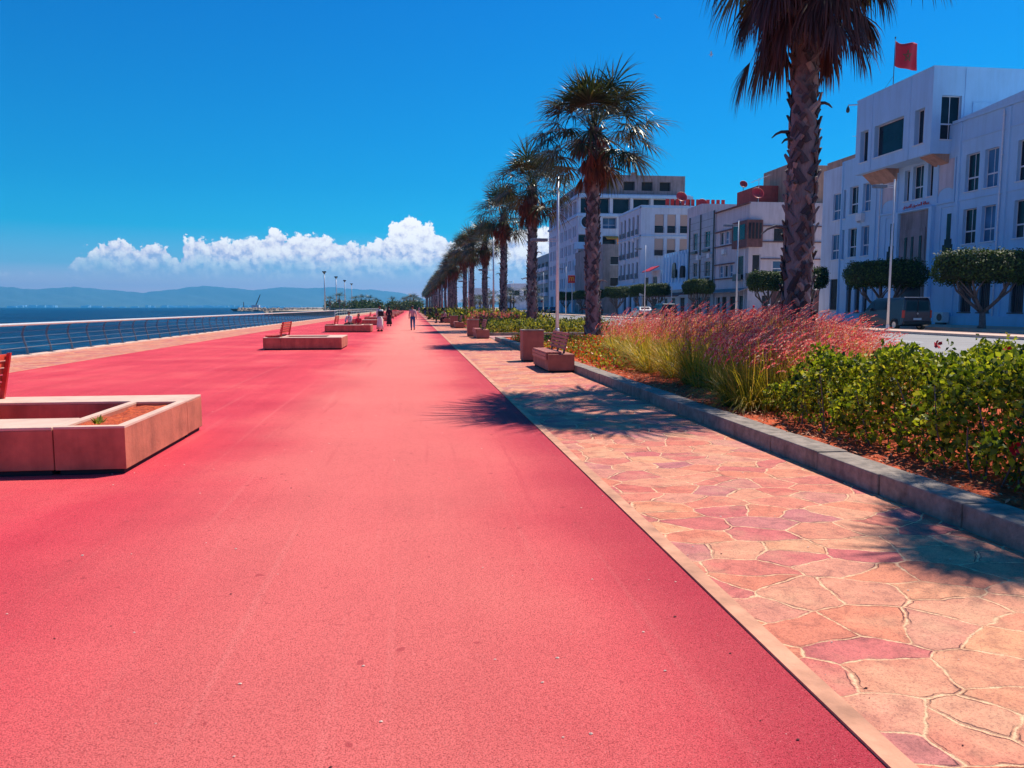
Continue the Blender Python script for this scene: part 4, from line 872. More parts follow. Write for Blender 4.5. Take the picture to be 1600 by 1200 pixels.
# A: the big white administrative building
def building_a():
    st = []
    for (a, b) in ((49.05, 50.35), (47.3, 48.55), (44.4, 45.7), (42.7, 43.95), (39.9, 41.2), (38.2, 39.4)):
        alt = 'sash' if a in (49.05, 44.4, 39.9) else 'sashb'
        st += [(a, b, 9.6, 12.15, alt), (a, b, 6.0, 8.4, alt), (a+.05, b-.05, 1.25, 4.2, 'grille')]
    for (a, b, s_) in ((61.6, 62.75, 'sashb'), (63.45, 64.75, 'sash')):
        st += [(a, b, 9.75, 12.1, s_), (a, b, 6.0, 8.5, s_)]
    st += [(65.35, 65.75, 9.5, 12.0, 'none'), (65.35, 65.75, 5.9, 8.5, 'none')]
    for (a, b) in ((61.5, 62.2), (62.6, 63.4), (63.9, 64.7)): st.append((a, b, 1.15, 4.9, 'grille'))
    st += [(53.75, 54.35, 9.85, 12.3, 'none'), (54.85, 56.1, 9.85, 12.35, 'sash'), (56.5, 57.1, 9.85, 12.2, 'none')]
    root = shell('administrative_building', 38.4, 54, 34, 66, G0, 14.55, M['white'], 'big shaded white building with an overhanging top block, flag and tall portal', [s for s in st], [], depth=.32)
    # deep portal and niches, built as projecting masses around dark recesses
    wl = MB()
    for (y0, y1, z0, z1) in ((57.35, 57.7, G0, 8.95), (53.35, 53.7, G0, 8.95), (53.35, 57.7, 8.95, 9.05)): wl.box(38.12, 38.398, y0, y1, z0, z1)
    for y in (46.5, 51.0, 60.8, 66.02): wl.box(38.30, 38.398, y-.12, y+.12 if y < 66 else y, G0, 14.5)
    for z in (5.2, 9.1, 13.2): wl.box(38.345, 38.398, 34, 50.86, z-.05, z+.05)
    wl.box(38.2, 38.398, 34, 53.3, G0, 1.0); wl.box(38.2, 38.398, 57.75, 66, G0, 1.0)
    wl.box(38.28, 54, 34, 51.8, 14.553, 14.75)
    wl.build('pilasters', M['white'], root)
    dr = MB(); dr.box(38.36, 38.41, 53.72, 57.33, G0, 8.9); dr.build('portal_recess', M['grey'], root)
    pd = MB(); pd.box(38.30, 38.35, 54.2, 56.9, G0, 7.6, 0)
    for y in (54.55, 55.5, 56.3): pd.box(38.25, 38.295, y, y+.25, 3.9, 7.0, 1)
    pd.box(38.25, 38.295, 54.4, 56.7, G0, 3.3, 1); pd.build('portal_door', [M['grey'], M['glass']], root)
    cn = MB(); cn.box(37.6, 38.298, 53.9, 57.1, 3.72, 3.84); cn.build('door_canopy', M['blueglass'], root)
    for (yc, w_) in ((58.9, .95), (52.2, .85)):      # tall arched niches beside the bay
        nb = MB(); n = 10; arc = [(yc-w_+.0, 12.2), (yc-w_, 9.7)]+[(yc-w_*math.cos(math.pi*k/n), 9.7-.0+.5*math.sin(math.pi*k/n)) for k in range(1, n)]+[(yc+w_, 9.7), (yc+w_, 12.2)]
        nb.prism(arc, 'X', 38.37, 38.404); nb.build('niche', M['pinkw'], root)
        rm = MB()
        rm.box(38.28, 38.398, yc-w_-.12, yc-w_, 9.2, 12.2); rm.box(38.28, 38.398, yc+w_, yc+w_+.12, 9.2, 12.2); rm.box(38.28, 38.398, yc-w_-.12, yc+w_+.12, 9.08, 9.2); rm.build('niche_frame', M['white'], root)
    for (yc, s_) in ((58.4, 1), (51.75, 1)):          # stepped slots
        sb = MB(); sb.prism([(yc-.55, 4.4), (yc+.55, 4.4), (yc+.55, 6.1), (yc+.36, 6.1), (yc+.36, 6.5), (yc+.2, 6.5), (yc+.2, 8.3), (yc-.2, 8.3), (yc-.2, 6.5), (yc-.36, 6.5), (yc-.36, 6.1), (yc-.55, 6.1)], 'X', 38.365, 38.402)
        sb.build('stepped_window', M['glass'], root)
        sf = MB(); sf.box(38.33, 38.398, yc-.95, yc-.85, 3.4, 8.8); sf.box(38.33, 38.398, yc+.85, yc+.95, 3.4, 8.8); sf.box(38.33, 38.398, yc-.95, yc+.95, 8.8, 8.9); sf.build('slot_surround', M['white'], root)
    # overhanging top block
    tb = MB(); x0, x1, y0, y1, z0, z1 = 36.8, 50.0, 52.0, 61.5, 12.55, 18.5
    ops = [(59.75, 60.85, 13.45, 15.95), (55.2, 58.9, 13.5, 15.95), (52.8, 53.9, 13.45, 15.95)]
    wallgrid(tb, 'X', x0, y0, y1, z0, z1, ops, -1, .45); cops = [(37.5, 39.05, 13.55, 16.6)]; wallgrid(tb, 'Y', y0, x0, x1, z0, z1, cops, -1, .3)
    tb.add([(x0, y0, z0), (x1, y0, z0), (x1, y1, z0), (x0, y1, z0)], [(0, 1, 2, 3)]); tb.add([(x0, y0, z1), (x1, y0, z1), (x1, y1, z1), (x0, y1, z1)], [(3, 2, 1, 0)]); tb.add([(x0, y1, z0), (x1, y1, z0), (x1, y1, z1), (x0, y1, z1)], [(0, 3, 2, 1)])
    tb.add([(x1, y0, z0), (x1, y1, z0), (x1, y1, z1), (x1, y0, z1)], [(0, 1, 2, 3)])
    for y in (59.3, 54.5): tb.box(x0-.04, x0-.002, y-.03, y+.03, z0, z1)
    tb.box(39.25, 39.29, y0-.04, y0-.002, z0, z1)
    tb.box(x0-.05, x1, y0-.05, y0-.002, z1-.0, z1+.1); tb.box(x0-.05, x0-.002, y0, y1, z1, z1+.1)
    tb.build('top_block', [M['white'], M['dark']], root)
    MB().prism([(37.3, 12.55), (38.39, 12.55), (38.39, 11.6)], 'Y', 57.9, 61.2).build('soffit_bracket', M['tan'], root); MB().prism([(37.1, 12.55), (38.39, 12.55), (38.39, 11.9)], 'Y', 52.1, 53.6).build('soffit_bracket', M['tan'], root)
    window(root, 'X', x0, ops[0], -1, 'two', .45); window(root, 'X', x0, ops[2], -1, 'two', .45); window(root, 'Y', y0, cops[0], -1, 'sash', .3)
    window(root, 'X', x0, ops[1], -1, 'plain', .45)
    pn = MB(); 
    for (a, b, c, d) in ((39.9, 49.5, 16.15, 16.22), (39.9, 39.97, 14.8, 16.15)): pn.box(a, b, 51.93, 51.997, c, d)
    pn.build('relief_panel', M['white'], root)
    # curved parapet that climbs towards the near end
    cp = MB(); pts = [(34, 15.6), (40, 15.5), (45, 15.2), (48, 15.0), (50.9, 14.8)]; cp.prism([(34, 14.76)]+pts+[(50.9, 14.76)], 'X', 38.28, 38.6); cp.build('curved_parapet', M['white'], root)
    # Arabic lettering over the portal
    tx = bpy.data.curves.new('lettering', 'FONT')
    w1 = '\uFE94\uFEDF\uFE8E\uFEE4\uFECB'; w2 = '\uFED6\uFEF4\uFEC0\uFEE4\uFEDF\uFE8D'; w3 = '\uFED5\uFEAA\uFEF4\uFEE8\uFED4\uFEDF\uFE8D'
    tx.body = w3+' '+w2+' '+w1; tx.size = .62; tx.extrude = .03; tx.align_x = 'CENTER'
    to = bpy.data.objects.new('lettering', tx); COL.objects.link(to)
    dg = bpy.context.evaluated_depsgraph_get(); me = bpy.data.meshes.new_from_object(to.evaluated_get(dg)); bpy.data.objects.remove(to)
    print('TEXT verts', len(me.vertices), [round(max(v.co[i] for v in me.vertices)-min(v.co[i] for v in me.vertices), 2) for i in range(2)] if len(me.vertices) else None)
    if len(me.vertices):
        W_ = max(v.co.x for v in me.vertices)-min(v.co.x for v in me.vertices); s_ = 3.1/W_
        me.materials.clear(); me.materials.append(M['redp'])
        o = bpy.data.objects.new('lettering', me); COL.objects.link(o); o.parent = root
        o.matrix_local = Matrix.Translation(Vector((38.30, 55.45, 9.28))-root.location) @ Matrix(((0, 0, -1, 0), (-1, 0, 0, 0), (0, 1, 0, 0), (0, 0, 0, 1))) @ Matrix.Scale(s_, 4)
        bb = MB(); bb.box(38.34, 38.398, 53.8, 57.1, 9.12, 9.22); bb.build('sign_rail', M['white'], root)
    # flag and pole, camera
    fr = empty('flag', (37.1, 57.2, 18.5), 'red flag with a green star flying from a roof pole on the white building', 'flag')
    MB().tube([(37.1, 57.2, 18.45), (37.1, 57.2, 22.2)], [.035, .02], 8).build('pole', M['dframe'], fr, True)
    ft = MB(); ft.tube([(37.1, 57.2, 19.4), (36.9, 58.2, 18.5)], .012, 5); ft.tube([(37.1, 57.2, 22.18), (37.1, 57.2, 22.3)], .05, 6); ft.build('stay', M['dframe'], fr)
    fl = MB(); nx, nz = 16, 10; FV = []
    def fp(u, v):
        du = 2.0*u; x = 37.14+du*.80; y = 57.2-du*.25+.22*math.sin(u*8+v)*u**.5; z = 22.0-1.95*v*(.95+.05*u)-.50*u*(1-v)*.7-.12*math.sin(u*5)+(-.45*u*v if u > .55 else -.45*u*v*u/.55)
        return Vector((x, y, z))
    for j in range(nz+1):
        for i in range(nx+1): FV.append(fp(i/nx, j/nz))
    fl.add(FV, [(j*(nx+1)+i, j*(nx+1)+i+1, (j+1)*(nx+1)+i+1, (j+1)*(nx+1)+i) for j in range(nz) for i in range(nx)]); fo_ = fl.build('cloth', M['flagred'], fr, True)
    so_ = fo_.modifiers.new('thick', 'SOLIDIFY'); so_.thickness = .012
    sm = MB(); cs = [(.5+.17*math.sin(2*math.pi*k*2/5), .5-.24*math.cos(2*math.pi*k*2/5)) for k in range(5)]
    for k in range(5):
        a, b = cs[k], cs[(k+1) % 5]; P = [fp(a[0]+(b[0]-a[0])*t, a[1]+(b[1]-a[1])*t)+Vector((0, -.02, 0)) for t in np.linspace(0, 1, 7)]
        sm.tube(P, .022, 5)
    sm.build('star', M['star'], fr)
    cc = empty('security_camera', (36.9, 61.5, 18.2), 'small dome camera on an arm at the corner of the white top block', 'security camera')
    MB().tube([(36.9, 61.4, 18.3), (36.2, 61.9, 18.35)], .05, 6).build('bracket', M['lampmetal'], cc); MB().lathe([(.02, 17.72), (.13, 17.8), (.15, 17.95), (.12, 18.1), (.03, 18.3)], 10, (36.2, 61.9, 0)).build('dome', M['dframe'], cc, True)
building_a()
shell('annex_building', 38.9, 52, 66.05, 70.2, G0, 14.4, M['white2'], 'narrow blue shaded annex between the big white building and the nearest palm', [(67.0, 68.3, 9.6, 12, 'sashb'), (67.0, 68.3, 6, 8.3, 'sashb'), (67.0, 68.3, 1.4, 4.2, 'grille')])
shell('roof_hut', 40.5, 46, 66.5, 72.5, 14.4, 15.6, M['tan'], 'low tan roof hut above the narrow annex', parapet=.1)

# C: pinkish white corner house with brown bay
def building_c():
    root = shell('corner_house', 38.4, 50, 85.25, 95.0, G0, 13.6, M['pinkw'], 'pinkish white corner house with a brown boxed bay window and brown ledges',
        [(89.5, 90.6, 9.35, 10.9, 'two'), (90.9, 92.1, 9.35, 10.9, 'sashb'), (92.5, 93.7, 9.35, 10.9, 'two'), (89.5, 90.6, 5.3, 6.75, 'sashb'), (90.9, 92.1, 5.3, 6.75, 'two'), (92.5, 93.7, 5.3, 6.75, 'sashb'), (86.6, 88.6, 4.8, 7.65, 'plain'), (86.4, 87.8, G0+.02, 3.0, 'none'), (88.6, 90.2, .9, 2.9, 'grille'), (91.2, 92.6, .9, 2.9, 'grille'), (93.2, 94.4, G0+.02, 2.9, 'none')],
        [(41.4, 43.9, 9.25, 10.65, 'grille'), (41.4, 43.9, 5.55, 6.95, 'sashb'), (38.9, 39.85, 4.8, 7.65, 'plain'), (40.2, 41.2, G0+.02, 3, 'none')], depth=.25)
    by = MB(); by.box(37.95, 39.85, 84.8, 89.0, 8.5, 11.55, 0); by.build('bay', M['brown'], root)
    for k in range(4): MB().box(38.15+.42*k, 38.40+.42*k, 84.74, 84.797, 9.4, 11.2).build('bay_window', M['glass'], root)
    for k in range(2): MB().box(37.89, 37.947, 85.3+1.8*k, 86.7+1.8*k, 9.4, 11.1).build('bay_window', M['glass'], root)
    ld = MB()
    for z in (10.98, 9.12, 6.9, 5.1): ld.box(38.2, 38.398, 89.05, 94.98, z-.06, z+.06)
    for z in (10.9, 9.1, 7.15): ld.box(39.9, 50, 85.05, 85.248, z-.05, z+.05)
    ld.box(38.05, 38.398, 85, 95, 13.4, 13.52); ld.build('ledges', M['brown'], root)
    aw = MB(); aw.prism([(37.0, 3.3), (38.38, 3.75), (38.38, 3.85), (37.0, 3.4)], 'Y', 85.0, 94.9); aw.build('shop_awning', M['grey'], root)
    rl = MB(); rl.box(38.05, 38.1, 86.4, 88.8, 4.7, 5.5); rl.box(38.1, 39.9, 85.15, 85.2, 4.7, 5.5); rl.build('balcony_rail', M['dframe'], root)
    gb_ = MB(); gb_.box(41.3, 50, 85.15, 85.248, G0, 3.6); gb_.build('ground_floor_cladding', M['brown'], root)
    rt = shell('tiled_house', 38.25, 50, 95.05, 104.2, G0, 13.9, M['tile'], 'grey blue tiled narrow house with dark windows beside the corner house',
        [(101.1, 102.8, 9.3, 11.6, 'two'), (96.6, 98.6, 9.4, 11.5, 'two'), (101.0, 102.6, 5.7, 7.6, 'two'), (96.4, 98.4, 5.6, 7.6, 'two'), (96.2, 97.6, G0+.02, 3, 'none'), (99, 100.4, G0+.02, 3, 'none'), (101.4, 103, G0+.02, 3, 'none')])
    sm = MB()
    for z in np.arange(4.4, 13.6, .95): sm.box(38.235, 38.248, 95.1, 104.15, z-.02, z+.02)
    for y in (95.2, 99.8, 103.9): sm.box(38.1, 38.248, y, y+.16, 3.6, 13.85)
    for (a, b) in ((101.1, 102.8), (96.6, 98.6)):
        for z in (9.1, 5.4): sm.box(37.9, 38.247, a-.1, b+.1, z-.3, z)
    sm.build('joints_and_sills', M['dframe'], rt)
    for (y, z) in ((99.6, 7.9), (95.8, 7.9)):
        MB().box(37.8, 38.247, y, y+.8, z, z+.6).build('air_conditioner', M['frame'], rt)
    aw = MB(); aw.prism([(37.0, 3.3), (38.23, 3.7), (38.23, 3.8), (37.0, 3.4)], 'Y', 95.1, 104.1); aw.build('shop_awning', M['brown'], rt)
building_c()
# roof clutter on the corner house
shell('roof_room', 40.6, 52, 88.0, 94, 13.2, 15.9, M['brick'], 'dark red roof room with a satellite dish on the corner house', parapet=.2)
shell('roof_tower', 43.1, 52, 86.0, 92, 13.1, 18.0, M['tan'], 'tan roof tower half hidden by the nearest palm trunk', parapet=.2)
shell('roof_hut', 40.5, 43.5, 104.5, 107.5, 12.5, 15.0, M['white2'], 'white roof hut with two small openings behind the tiled house', camf=[(41.0, 41.5, 13.9, 14.5), (42.2, 42.7, 13.9, 14.5)], parapet=.1)
shell('set_back_house', 40, 52, 104.3, 110, G0, 15.9, M['pinkw'], 'pale pink set back wall rising behind the tiled house', parapet=.2)
def dish(x, y, z, r, m_, label):
    d = empty('satellite_dish', (x, y, z), label, 'satellite dish', 'satellite dishes on the roofs')
    MB().tube([(x, y, z), (x, y, z+r*1.3)], .04, 6).build('mast', M['dframe'], d)
    T_ = Matrix.Translation((x, y-.1, z+r*1.5)) @ Matrix.Rotation(R(65), 4, 'X'); mb = MB(); prof = [(r*k/5, -.25*r*(1-(k/5)**2)) for k in range(1, 6)]; n = 16; vs = [T_ @ Vector((0, 0, -.25*r))]
    for rr, zz in prof: vs += [T_ @ Vector((rr*math.cos(2*math.pi*j/n), rr*math.sin(2*math.pi*j/n), zz)) for j in range(n)]
    fs = [(0, 1+(j+1) % n, 1+j) for j in range(n)]+[(1+i*n+j, 1+i*n+(j+1) % n, 1+(i+1)*n+(j+1) % n, 1+(i+1)*n+j) for i in range(4) for j in range(n)]
    mb.add(vs, fs); o = mb.build('reflector', m_, d, True); s_ = o.modifiers.new('thick', 'SOLIDIFY'); s_.thickness = .02
    MB().tube([T_ @ Vector((0, -r, 0)), T_ @ Vector((0, -.1*r, r*.9))], .02, 5).build('feed_arm', M['dframe'], d)
dish(39.7, 86.2, 13.6, .75, M['redp'], 'bright red satellite dish on the corner house roof edge'); dish(40.5, 92, 15.9, .5, M['redp'], 'small dark red satellite dish on the roof room')
dish(44.9, 126.5, 18.6, .95, M['redp'], 'red satellite dish on the blue white house'); dish(43, 112, 15.9, .75, M['redp'], 'red satellite dish by the roof screen'); dish(46.5, 130, 18.7, .7, M['lampmetal'], 'pale satellite dish on the blue white house')
def antenna(x, y, z, h, label):
    a = empty('aerial', (x, y, z), label, 'aerial', 'roof aerials'); MB().tube([(x, y, z), (x, y, z+h)], .035, 5).build('mast', M['lampmetal'], a)
    mb = MB(); mb.tube([(x-.9, y, z+h-.45), (x+1.0, y-.6, z+h+.35)], .025, 5)
    for k in range(5): t = k/4; c = Vector((x-.9+1.9*t, y-.6*t, z+h-.45+.8*t)); mb.tube([c+Vector((0, -.4, -.1)), c+Vector((0, .4, .1))], .015, 4)
    mb.build('elements', M['lampmetal'], a)
antenna(40.2, 87, 13.6, 2.9, 'thin slanted aerial above the corner house'); antenna(39.4, 64.5, 14.5, 2.4, 'white aerial on the left wing roof of the big white building')

# D: small white crenellated house with arched windows
def building_d():
    r = shell('crenellated_house', 38.4, 48, 104.6, 116.2, G0, 9.1, M['white'], 'small white house with battlements and pointed arch windows', [(106, 108, G0+.02, 3, 'none'), (110, 112, G0+.02, 3, 'none'), (113.5, 115, G0+.02, 3, 'none')])
    cr = MB()
    for k in range(9): y = 104.7+k*1.3; cr.box(38.4, 38.7, y, y+.8, 9.103, 9.7)
    for y in np.arange(104.9, 116, 1.45): cr.prism([(38.12, 4.9), (38.398, 4.9), (38.398, 9.3), (38.28, 9.3)], 'Y', y, y+.3)
    cr.prism([(37.7, 4.1), (38.398, 4.1), (38.398, 5.5)], 'Y', 104.6, 116.2); cr.build('battlements', M['white'], r)
    for (yc, z0, h, m_) in ((110.0, 5.9, 2.0, M['glass']), (106.6, 5.8, 1.55, M['dark'])):
        n = 8; w_ = .75; prof = [(yc-w_, z0), (yc+w_, z0), (yc+w_, z0+h*.6)]+[(yc+w_*math.cos(math.pi*k/n), z0+h*.6+h*.5*math.sin(math.pi*k/n)**.8) for k in range(1, n)]+[(yc-w_, z0+h*.6)]
        MB().prism(prof, 'X', 38.05, 38.41).build('arched_window', m_, r)
    aw = MB(); aw.prism([(36.8, 3.1), (37.69, 3.6), (37.69, 3.7), (36.8, 3.2)], 'Y', 104.7, 116); aw.build('shop_awning', M['brown'], r)
    q = shell('cafe_house', 38.2, 48, 116.4, 127.7, G0, 7.4, M['white2'], 'low cafe house with a red awning beside the crenellated house', [(118, 120.5, 4.6, 6.5, 'plain'), (122.5, 125, 4.6, 6.5, 'plain'), (118, 121, G0+.02, 3, 'none'), (123, 126, G0+.02, 3, 'none')])
    aw = MB(); aw.prism([(36.6, 7.1), (38.18, 7.9), (38.18, 8.05), (36.6, 7.25)], 'Y', 117, 121); aw.build('red_awning', M['redp'], q)
    MB().prism([(36.6, 3.2), (38.18, 3.8), (38.18, 3.9), (36.6, 3.3)], 'Y', 117, 127).build('shop_awning', M['white'], q)
building_d()
# E
def building_e():
    ops_s = []
    for z0, z1 in ((14.0, 17.3), (10.2, 13.3), (6.5, 9.3)):
        for (a, b) in ((129.3, 130.5), (131.9, 133.1), (134.4, 135.7), (137.2, 138.5), (139.6, 140.8)): ops_s.append((a, b, z0, z1, 'balc'))
    for a in (129.5, 133, 136.5): ops_s.append((a, a+2, G0+.02, 4.3, 'none'))
    cam_ = []
    for (a, b) in ((40.8, 42.4), (43.0, 44.5), (45.25, 46.75), (48.2, 49.7)):
        cam_ += [(a, b, 14.1, 17.25, 'balc'), (a, b, 10.3, 13.2, 'balc')]
    cam_ += [(39.15, 40.3, 6.2, 7.3, 'plain'), (43.5, 44.7, 6.2, 7.3, 'plain')]
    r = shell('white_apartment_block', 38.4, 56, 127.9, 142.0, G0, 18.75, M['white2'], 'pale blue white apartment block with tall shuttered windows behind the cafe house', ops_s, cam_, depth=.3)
    # half-lowered roller shutters in the camera-facing windows
    for (a, b) in ((40.8, 42.4), (43.0, 44.5), (45.25, 46.75)):
        for z1 in (17.25, 13.2): MB().box(a+.06, b-.06, 128.02, 128.10, z1-1.9, z1-.06).build('roller_shutter', M['shade'], r)
    bd = MB(); bd.box(38.2, 56, 127.7, 127.897, 13.55, 13.7); bd.box(38.2, 38.397, 127.7, 142, 13.55, 13.7); bd.box(38.2, 56, 127.7, 127.897, 5.5, 5.75); bd.box(38.1, 38.397, 127.7, 142, 5.5, 5.75)
    bd.box(38.2, 56, 127.75, 127.897, 18.3, 18.5); bd.box(38.2, 38.397, 127.75, 142, 18.3, 18.5)
    bd.build('string_courses', M['white'], r)
    sc = MB(); 
    for k in range(12): sc.box(42.8+.9*k, 43.4+.9*k, 128.4, 128.5, 18.76, 19.9)
    tag(sc.build('roof_screen', M['redp']), 'red slatted screen along the roof of the pale apartment block', 'roof screen')
building_e()
# G: lower grey wall in between, F: tall unfinished block
shell('grey_house', 36.2, 46, 145, 170.8, G0, 13.6, M['grey'], 'lower grey house wall with two square windows between the tall block and the palm', camf=[(37.6, 39.4, 9.7, 11.3, 'plain'), (37.6, 39.4, 5.6, 7.3, 'plain')], parapet=.3)
def building_f():
    ops = []; 
    for z0 in (6.2, 10.0, 13.8, 17.6):
        for k in range(7): y = 174+k*5; ops += [(y, y+1.3, z0, z0+2.4, 'two'), (y+2.0, y+3.3, z0, z0+2.4, 'sashb')]
    for k in range(7): ops.append((173.4+k*5, 177.0+k*5, 22.7, 25.6, 'none'))
    for k in range(5): ops.append((174+k*7, 178+k*7, G0+.02, 4.4, 'none'))
    cam_ = [(40.2+k*4.7, 44.2+k*4.7, 22.6, 26.0, 'none') for k in range(5)]+[(37.5, 39.8, 22.6, 26.0, 'none')]
    cam_ += [(42.6, 45.8, 19.2, 21.7, 'sashb'), (42.6, 45.8, 15.6, 17.6, 'none'), (48, 51, 19.2, 21.7, 'plain')]
    for z in (14.7, 11.05, 7.4): cam_.append((37.05, 40.4, z, z+3.2, 'none'))
    cam_.append((37.5, 40.3, G0+.02, 5.5, 'none'))
    r = shell('unfinished_apartment_tower', 37, 63, 171.4, 209, G0, 26.9, M['white2'], 'tall unfinished apartment block with open top floor and white corner balconies', ops, cam_, depth=1.2, parapet=.6)
    cc = MB(); cc.box(36.5, 63.4, 170.9, 171.397, 26.0, 26.6); cc.box(36.5, 36.997, 171.4, 209, 26.0, 26.6); cc.box(36.6, 63.2, 171.0, 171.397, 21.9, 22.4); cc.box(36.6, 36.997, 171.4, 209, 21.9, 22.4); cc.build('cornices', M['white'], r)
    for z in (14.7, 11.05, 7.4):
        bl = MB(); bl.prism([(36.0, 171.39), (36.0, 170.4), (36.6, 169.8), (40.2, 169.8), (40.2, 171.39)], 'Z', z-.15, z+.02); bl.prism([(36.0, 171.39), (36.0, 170.4), (36.6, 169.8), (40.2, 169.8), (40.2, 169.95), (36.65, 169.95), (36.15, 170.45), (36.15, 171.39)], 'Z', z+.02, z+1.35)
        bl.build('balcony', M['white'], r)
    n = 24; rg_ = MB(); c = (38.9, 20.6); ro, ri = 1.55, 1.25
    vs = [(c[0]+q*math.cos(2*math.pi*k/n), yy_, c[1]+q*math.sin(2*math.pi*k/n)) for (q, yy_) in ((ro, 171.39), (ro, 171.1), (ri, 171.1), (ri, 171.39)) for k in range(n)]
    rg_.add(vs, [(i*n+k, i*n+(k+1) % n, (i+1)*n+(k+1) % n, (i+1)*n+k) for i in range(3) for k in range(n)]); rg_.build('round_window_ring', M['white'], r)
    MB().prism([(c[0]+1.26*math.cos(2*math.pi*k/n), c[1]+1.26*math.sin(2*math.pi*k/n)) for k in range(n)], 'Y', 171.3, 171.41).build('round_window', M['dark'], r)
    ph = MB(); wallgrid(ph, 'Y', 172.5, 44.5, 62.0, 26.4, 31.3, [(47.6, 50.2, 27.9, 29.9), (51.8, 54.4, 27.9, 29.9), (56, 58.6, 27.9, 29.9)], -1, .8); wallgrid(ph, 'X', 44.5, 172.5, 190, 26.4, 31.3, [], -1)
    ph.add([(44.5, 172.5, 31.3), (62, 172.5, 31.3), (62, 190, 31.3), (44.5, 190, 31.3)], [(0, 1, 2, 3)]); ph.add([(62, 172.5, 26.4), (62, 190, 26.4), (62, 190, 31.3), (62, 172.5, 31.3)], [(0, 1, 2, 3)]); ph.add([(44.5, 190, 26.4), (62, 190, 26.4), (62, 190, 31.3), (44.5, 190, 31.3)], [(0, 1, 2, 3)])
    ph.build('penthouse', [M['grey'], M['dark']], r)
    MB().box(50, 51, 174, 175, 31.3, 32.2).build('chimney', M['tan'], r)
    up = MB(); wallgrid(up, 'X', 37.6, 175, 208, 26.45, 29.3, [(176+k*4.5, 178.5+k*4.5, 27, 28.6) for k in range(7)], -1, .6); up.add([(37.6, 175, 26.45), (44.4, 175, 26.45), (44.4, 175, 29.3), (37.6, 175, 29.3)], [(0, 1, 2, 3)]); up.add([(37.6, 175, 29.3), (44.4, 175, 29.3), (44.4, 208, 29.3), (37.6, 208, 29.3)], [(0, 1, 2, 3)])
    up.build('upper_storey', [M['grey'], M['dark']], r)
    aw = MB(); aw.prism([(169.6, 16.7), (171.38, 17.4), (171.38, 17.5), (169.6, 16.8)], 'X', 43.2, 46.2); aw.box(45.5, 46.2, 169.7, 169.75, 15.1, 16.9); aw.build('orange_awning', M['orange'], r)
building_f()
def building_h():
    ops = []
    for z in (4.8, 8.3, 11.8):
        for k in range(4): ops.append((210+k*6.5, 214.5+k*6.5, z, z+2.3, 'two'))
    r = shell('teal_block', 37, 52, 209.4, 236, G0, 16.3, M['teal'], 'shaded teal block at the far end of the row', ops, [], depth=.8)
    for z in (4.8, 8.3, 11.8):
        for k in range(4): MB().box(36.2, 36.997, 209.8+k*6.5, 214.7+k*6.5, z-.1, z+.9).build('balcony', M['white2'], r)
building_h()
shell('far_white_house', 37, 50, 292, 320, G0, 10.6, M['white2'], 'small far white house seen between the palm trunks', [(294+k*5, 296+k*5, 5, 7, 'two') for k in range(4)], [(38.5, 40.5, 6, 8, 'two'), (42, 44, 6, 8, 'two'), (46, 48, 6, 8, 'two')])
shell('far_white_house', 33, 42, 420, 450, G0, 12, M['white2'], 'farthest pale house at the end of the road', [], [(34.5, 36.5, 6, 8, 'two'), (38, 40, 6, 8, 'two')])

fx = 0
for (x, y, z) in ((38.4, 91.5, 8.1), (38.4, 131.2, 13.0), (38.4, 136.4, 9.4), (38.4, 130.9, 5.9), (37, 184, 12.9), (37, 194, 9.2), (37, 177.6, 16.8), (38.4, 62.3, 9.0)):
    q = MB(); q.box(x-.36, x-.012, y, y+.85, z, z+.6); q.box(x-.30, x-.012, y+.1, y+.14, z-.15, z); q.box(x-.30, x-.012, y+.7, y+.74, z-.15, z); q.lathe([(.2, -.012), (.21, .0), (.05, .01)], 12, (x-.37, y+.35, z+.3), 0, 'X')
    tag(q.build('wall_air_conditioner', M['frame']), ['small wall air conditioner between the window rows of the corner house', 'air conditioner high on the pale apartment block side', 'air conditioner mid height on the pale apartment block side', 'lowest air conditioner on the pale apartment block side', 'air conditioner in the middle of the unfinished block side', 'lower air conditioner on the unfinished block side', 'highest air conditioner on the unfinished block side', 'air conditioner under the left wing windows of the big white building'][fx], 'air conditioner'); fx += 1
fx = 0
for (x, y, z1) in ((38.4, 60.1, 14.4), (38.4, 86.0, 8.3), (38.4, 128.6, 18.5), (38.4, 141.6, 18.5), (37, 173, 26), (38.4, 46.95, 14.4)):
    q = MB(); q.tube([(x-.09, y, G0), (x-.09, y, z1)], .055, 7)
    for zz in np.arange(1.5, z1, 2.5): q.box(x-.15, x-.012, y-.08, y+.08, zz, zz+.05)
    tag(q.build('drain_pipe', M['frame']), ['drain pipe on the left wing of the big white building', 'drain pipe at the corner of the pinkish house', 'drain pipe at the near corner of the pale apartment block', 'drain pipe at the far corner of the pale apartment block', 'drain pipe by the corner of the tall unfinished block', 'drain pipe between the right wing window pairs of the big white building'][fx], 'drain pipe'); fx += 1

# arches sign on a post
sg = empty('arches_sign', (31.11, 150, G0), 'square red sign with yellow double arch on a pole below the white balconies', 'sign')
MB().tube([(31.26, 150, G0), (31.26, 150, 7.9)], .09, 8).build('pole', M['lampmetal'], sg); MB().box(30.41, 31.81, 149.85, 150.15, 6.35, 7.85).build('sign_box', M['redp'], sg, bevel=.03)
ar = MB()
for cx in (30.89, 31.33): ar.tube([(cx+.21*math.cos(t), 149.8, 6.75+.75*math.sin(t)) for t in np.linspace(0, math.pi, 13)], .06, 6)
ar.build('double_arch', M['yellow'], sg)
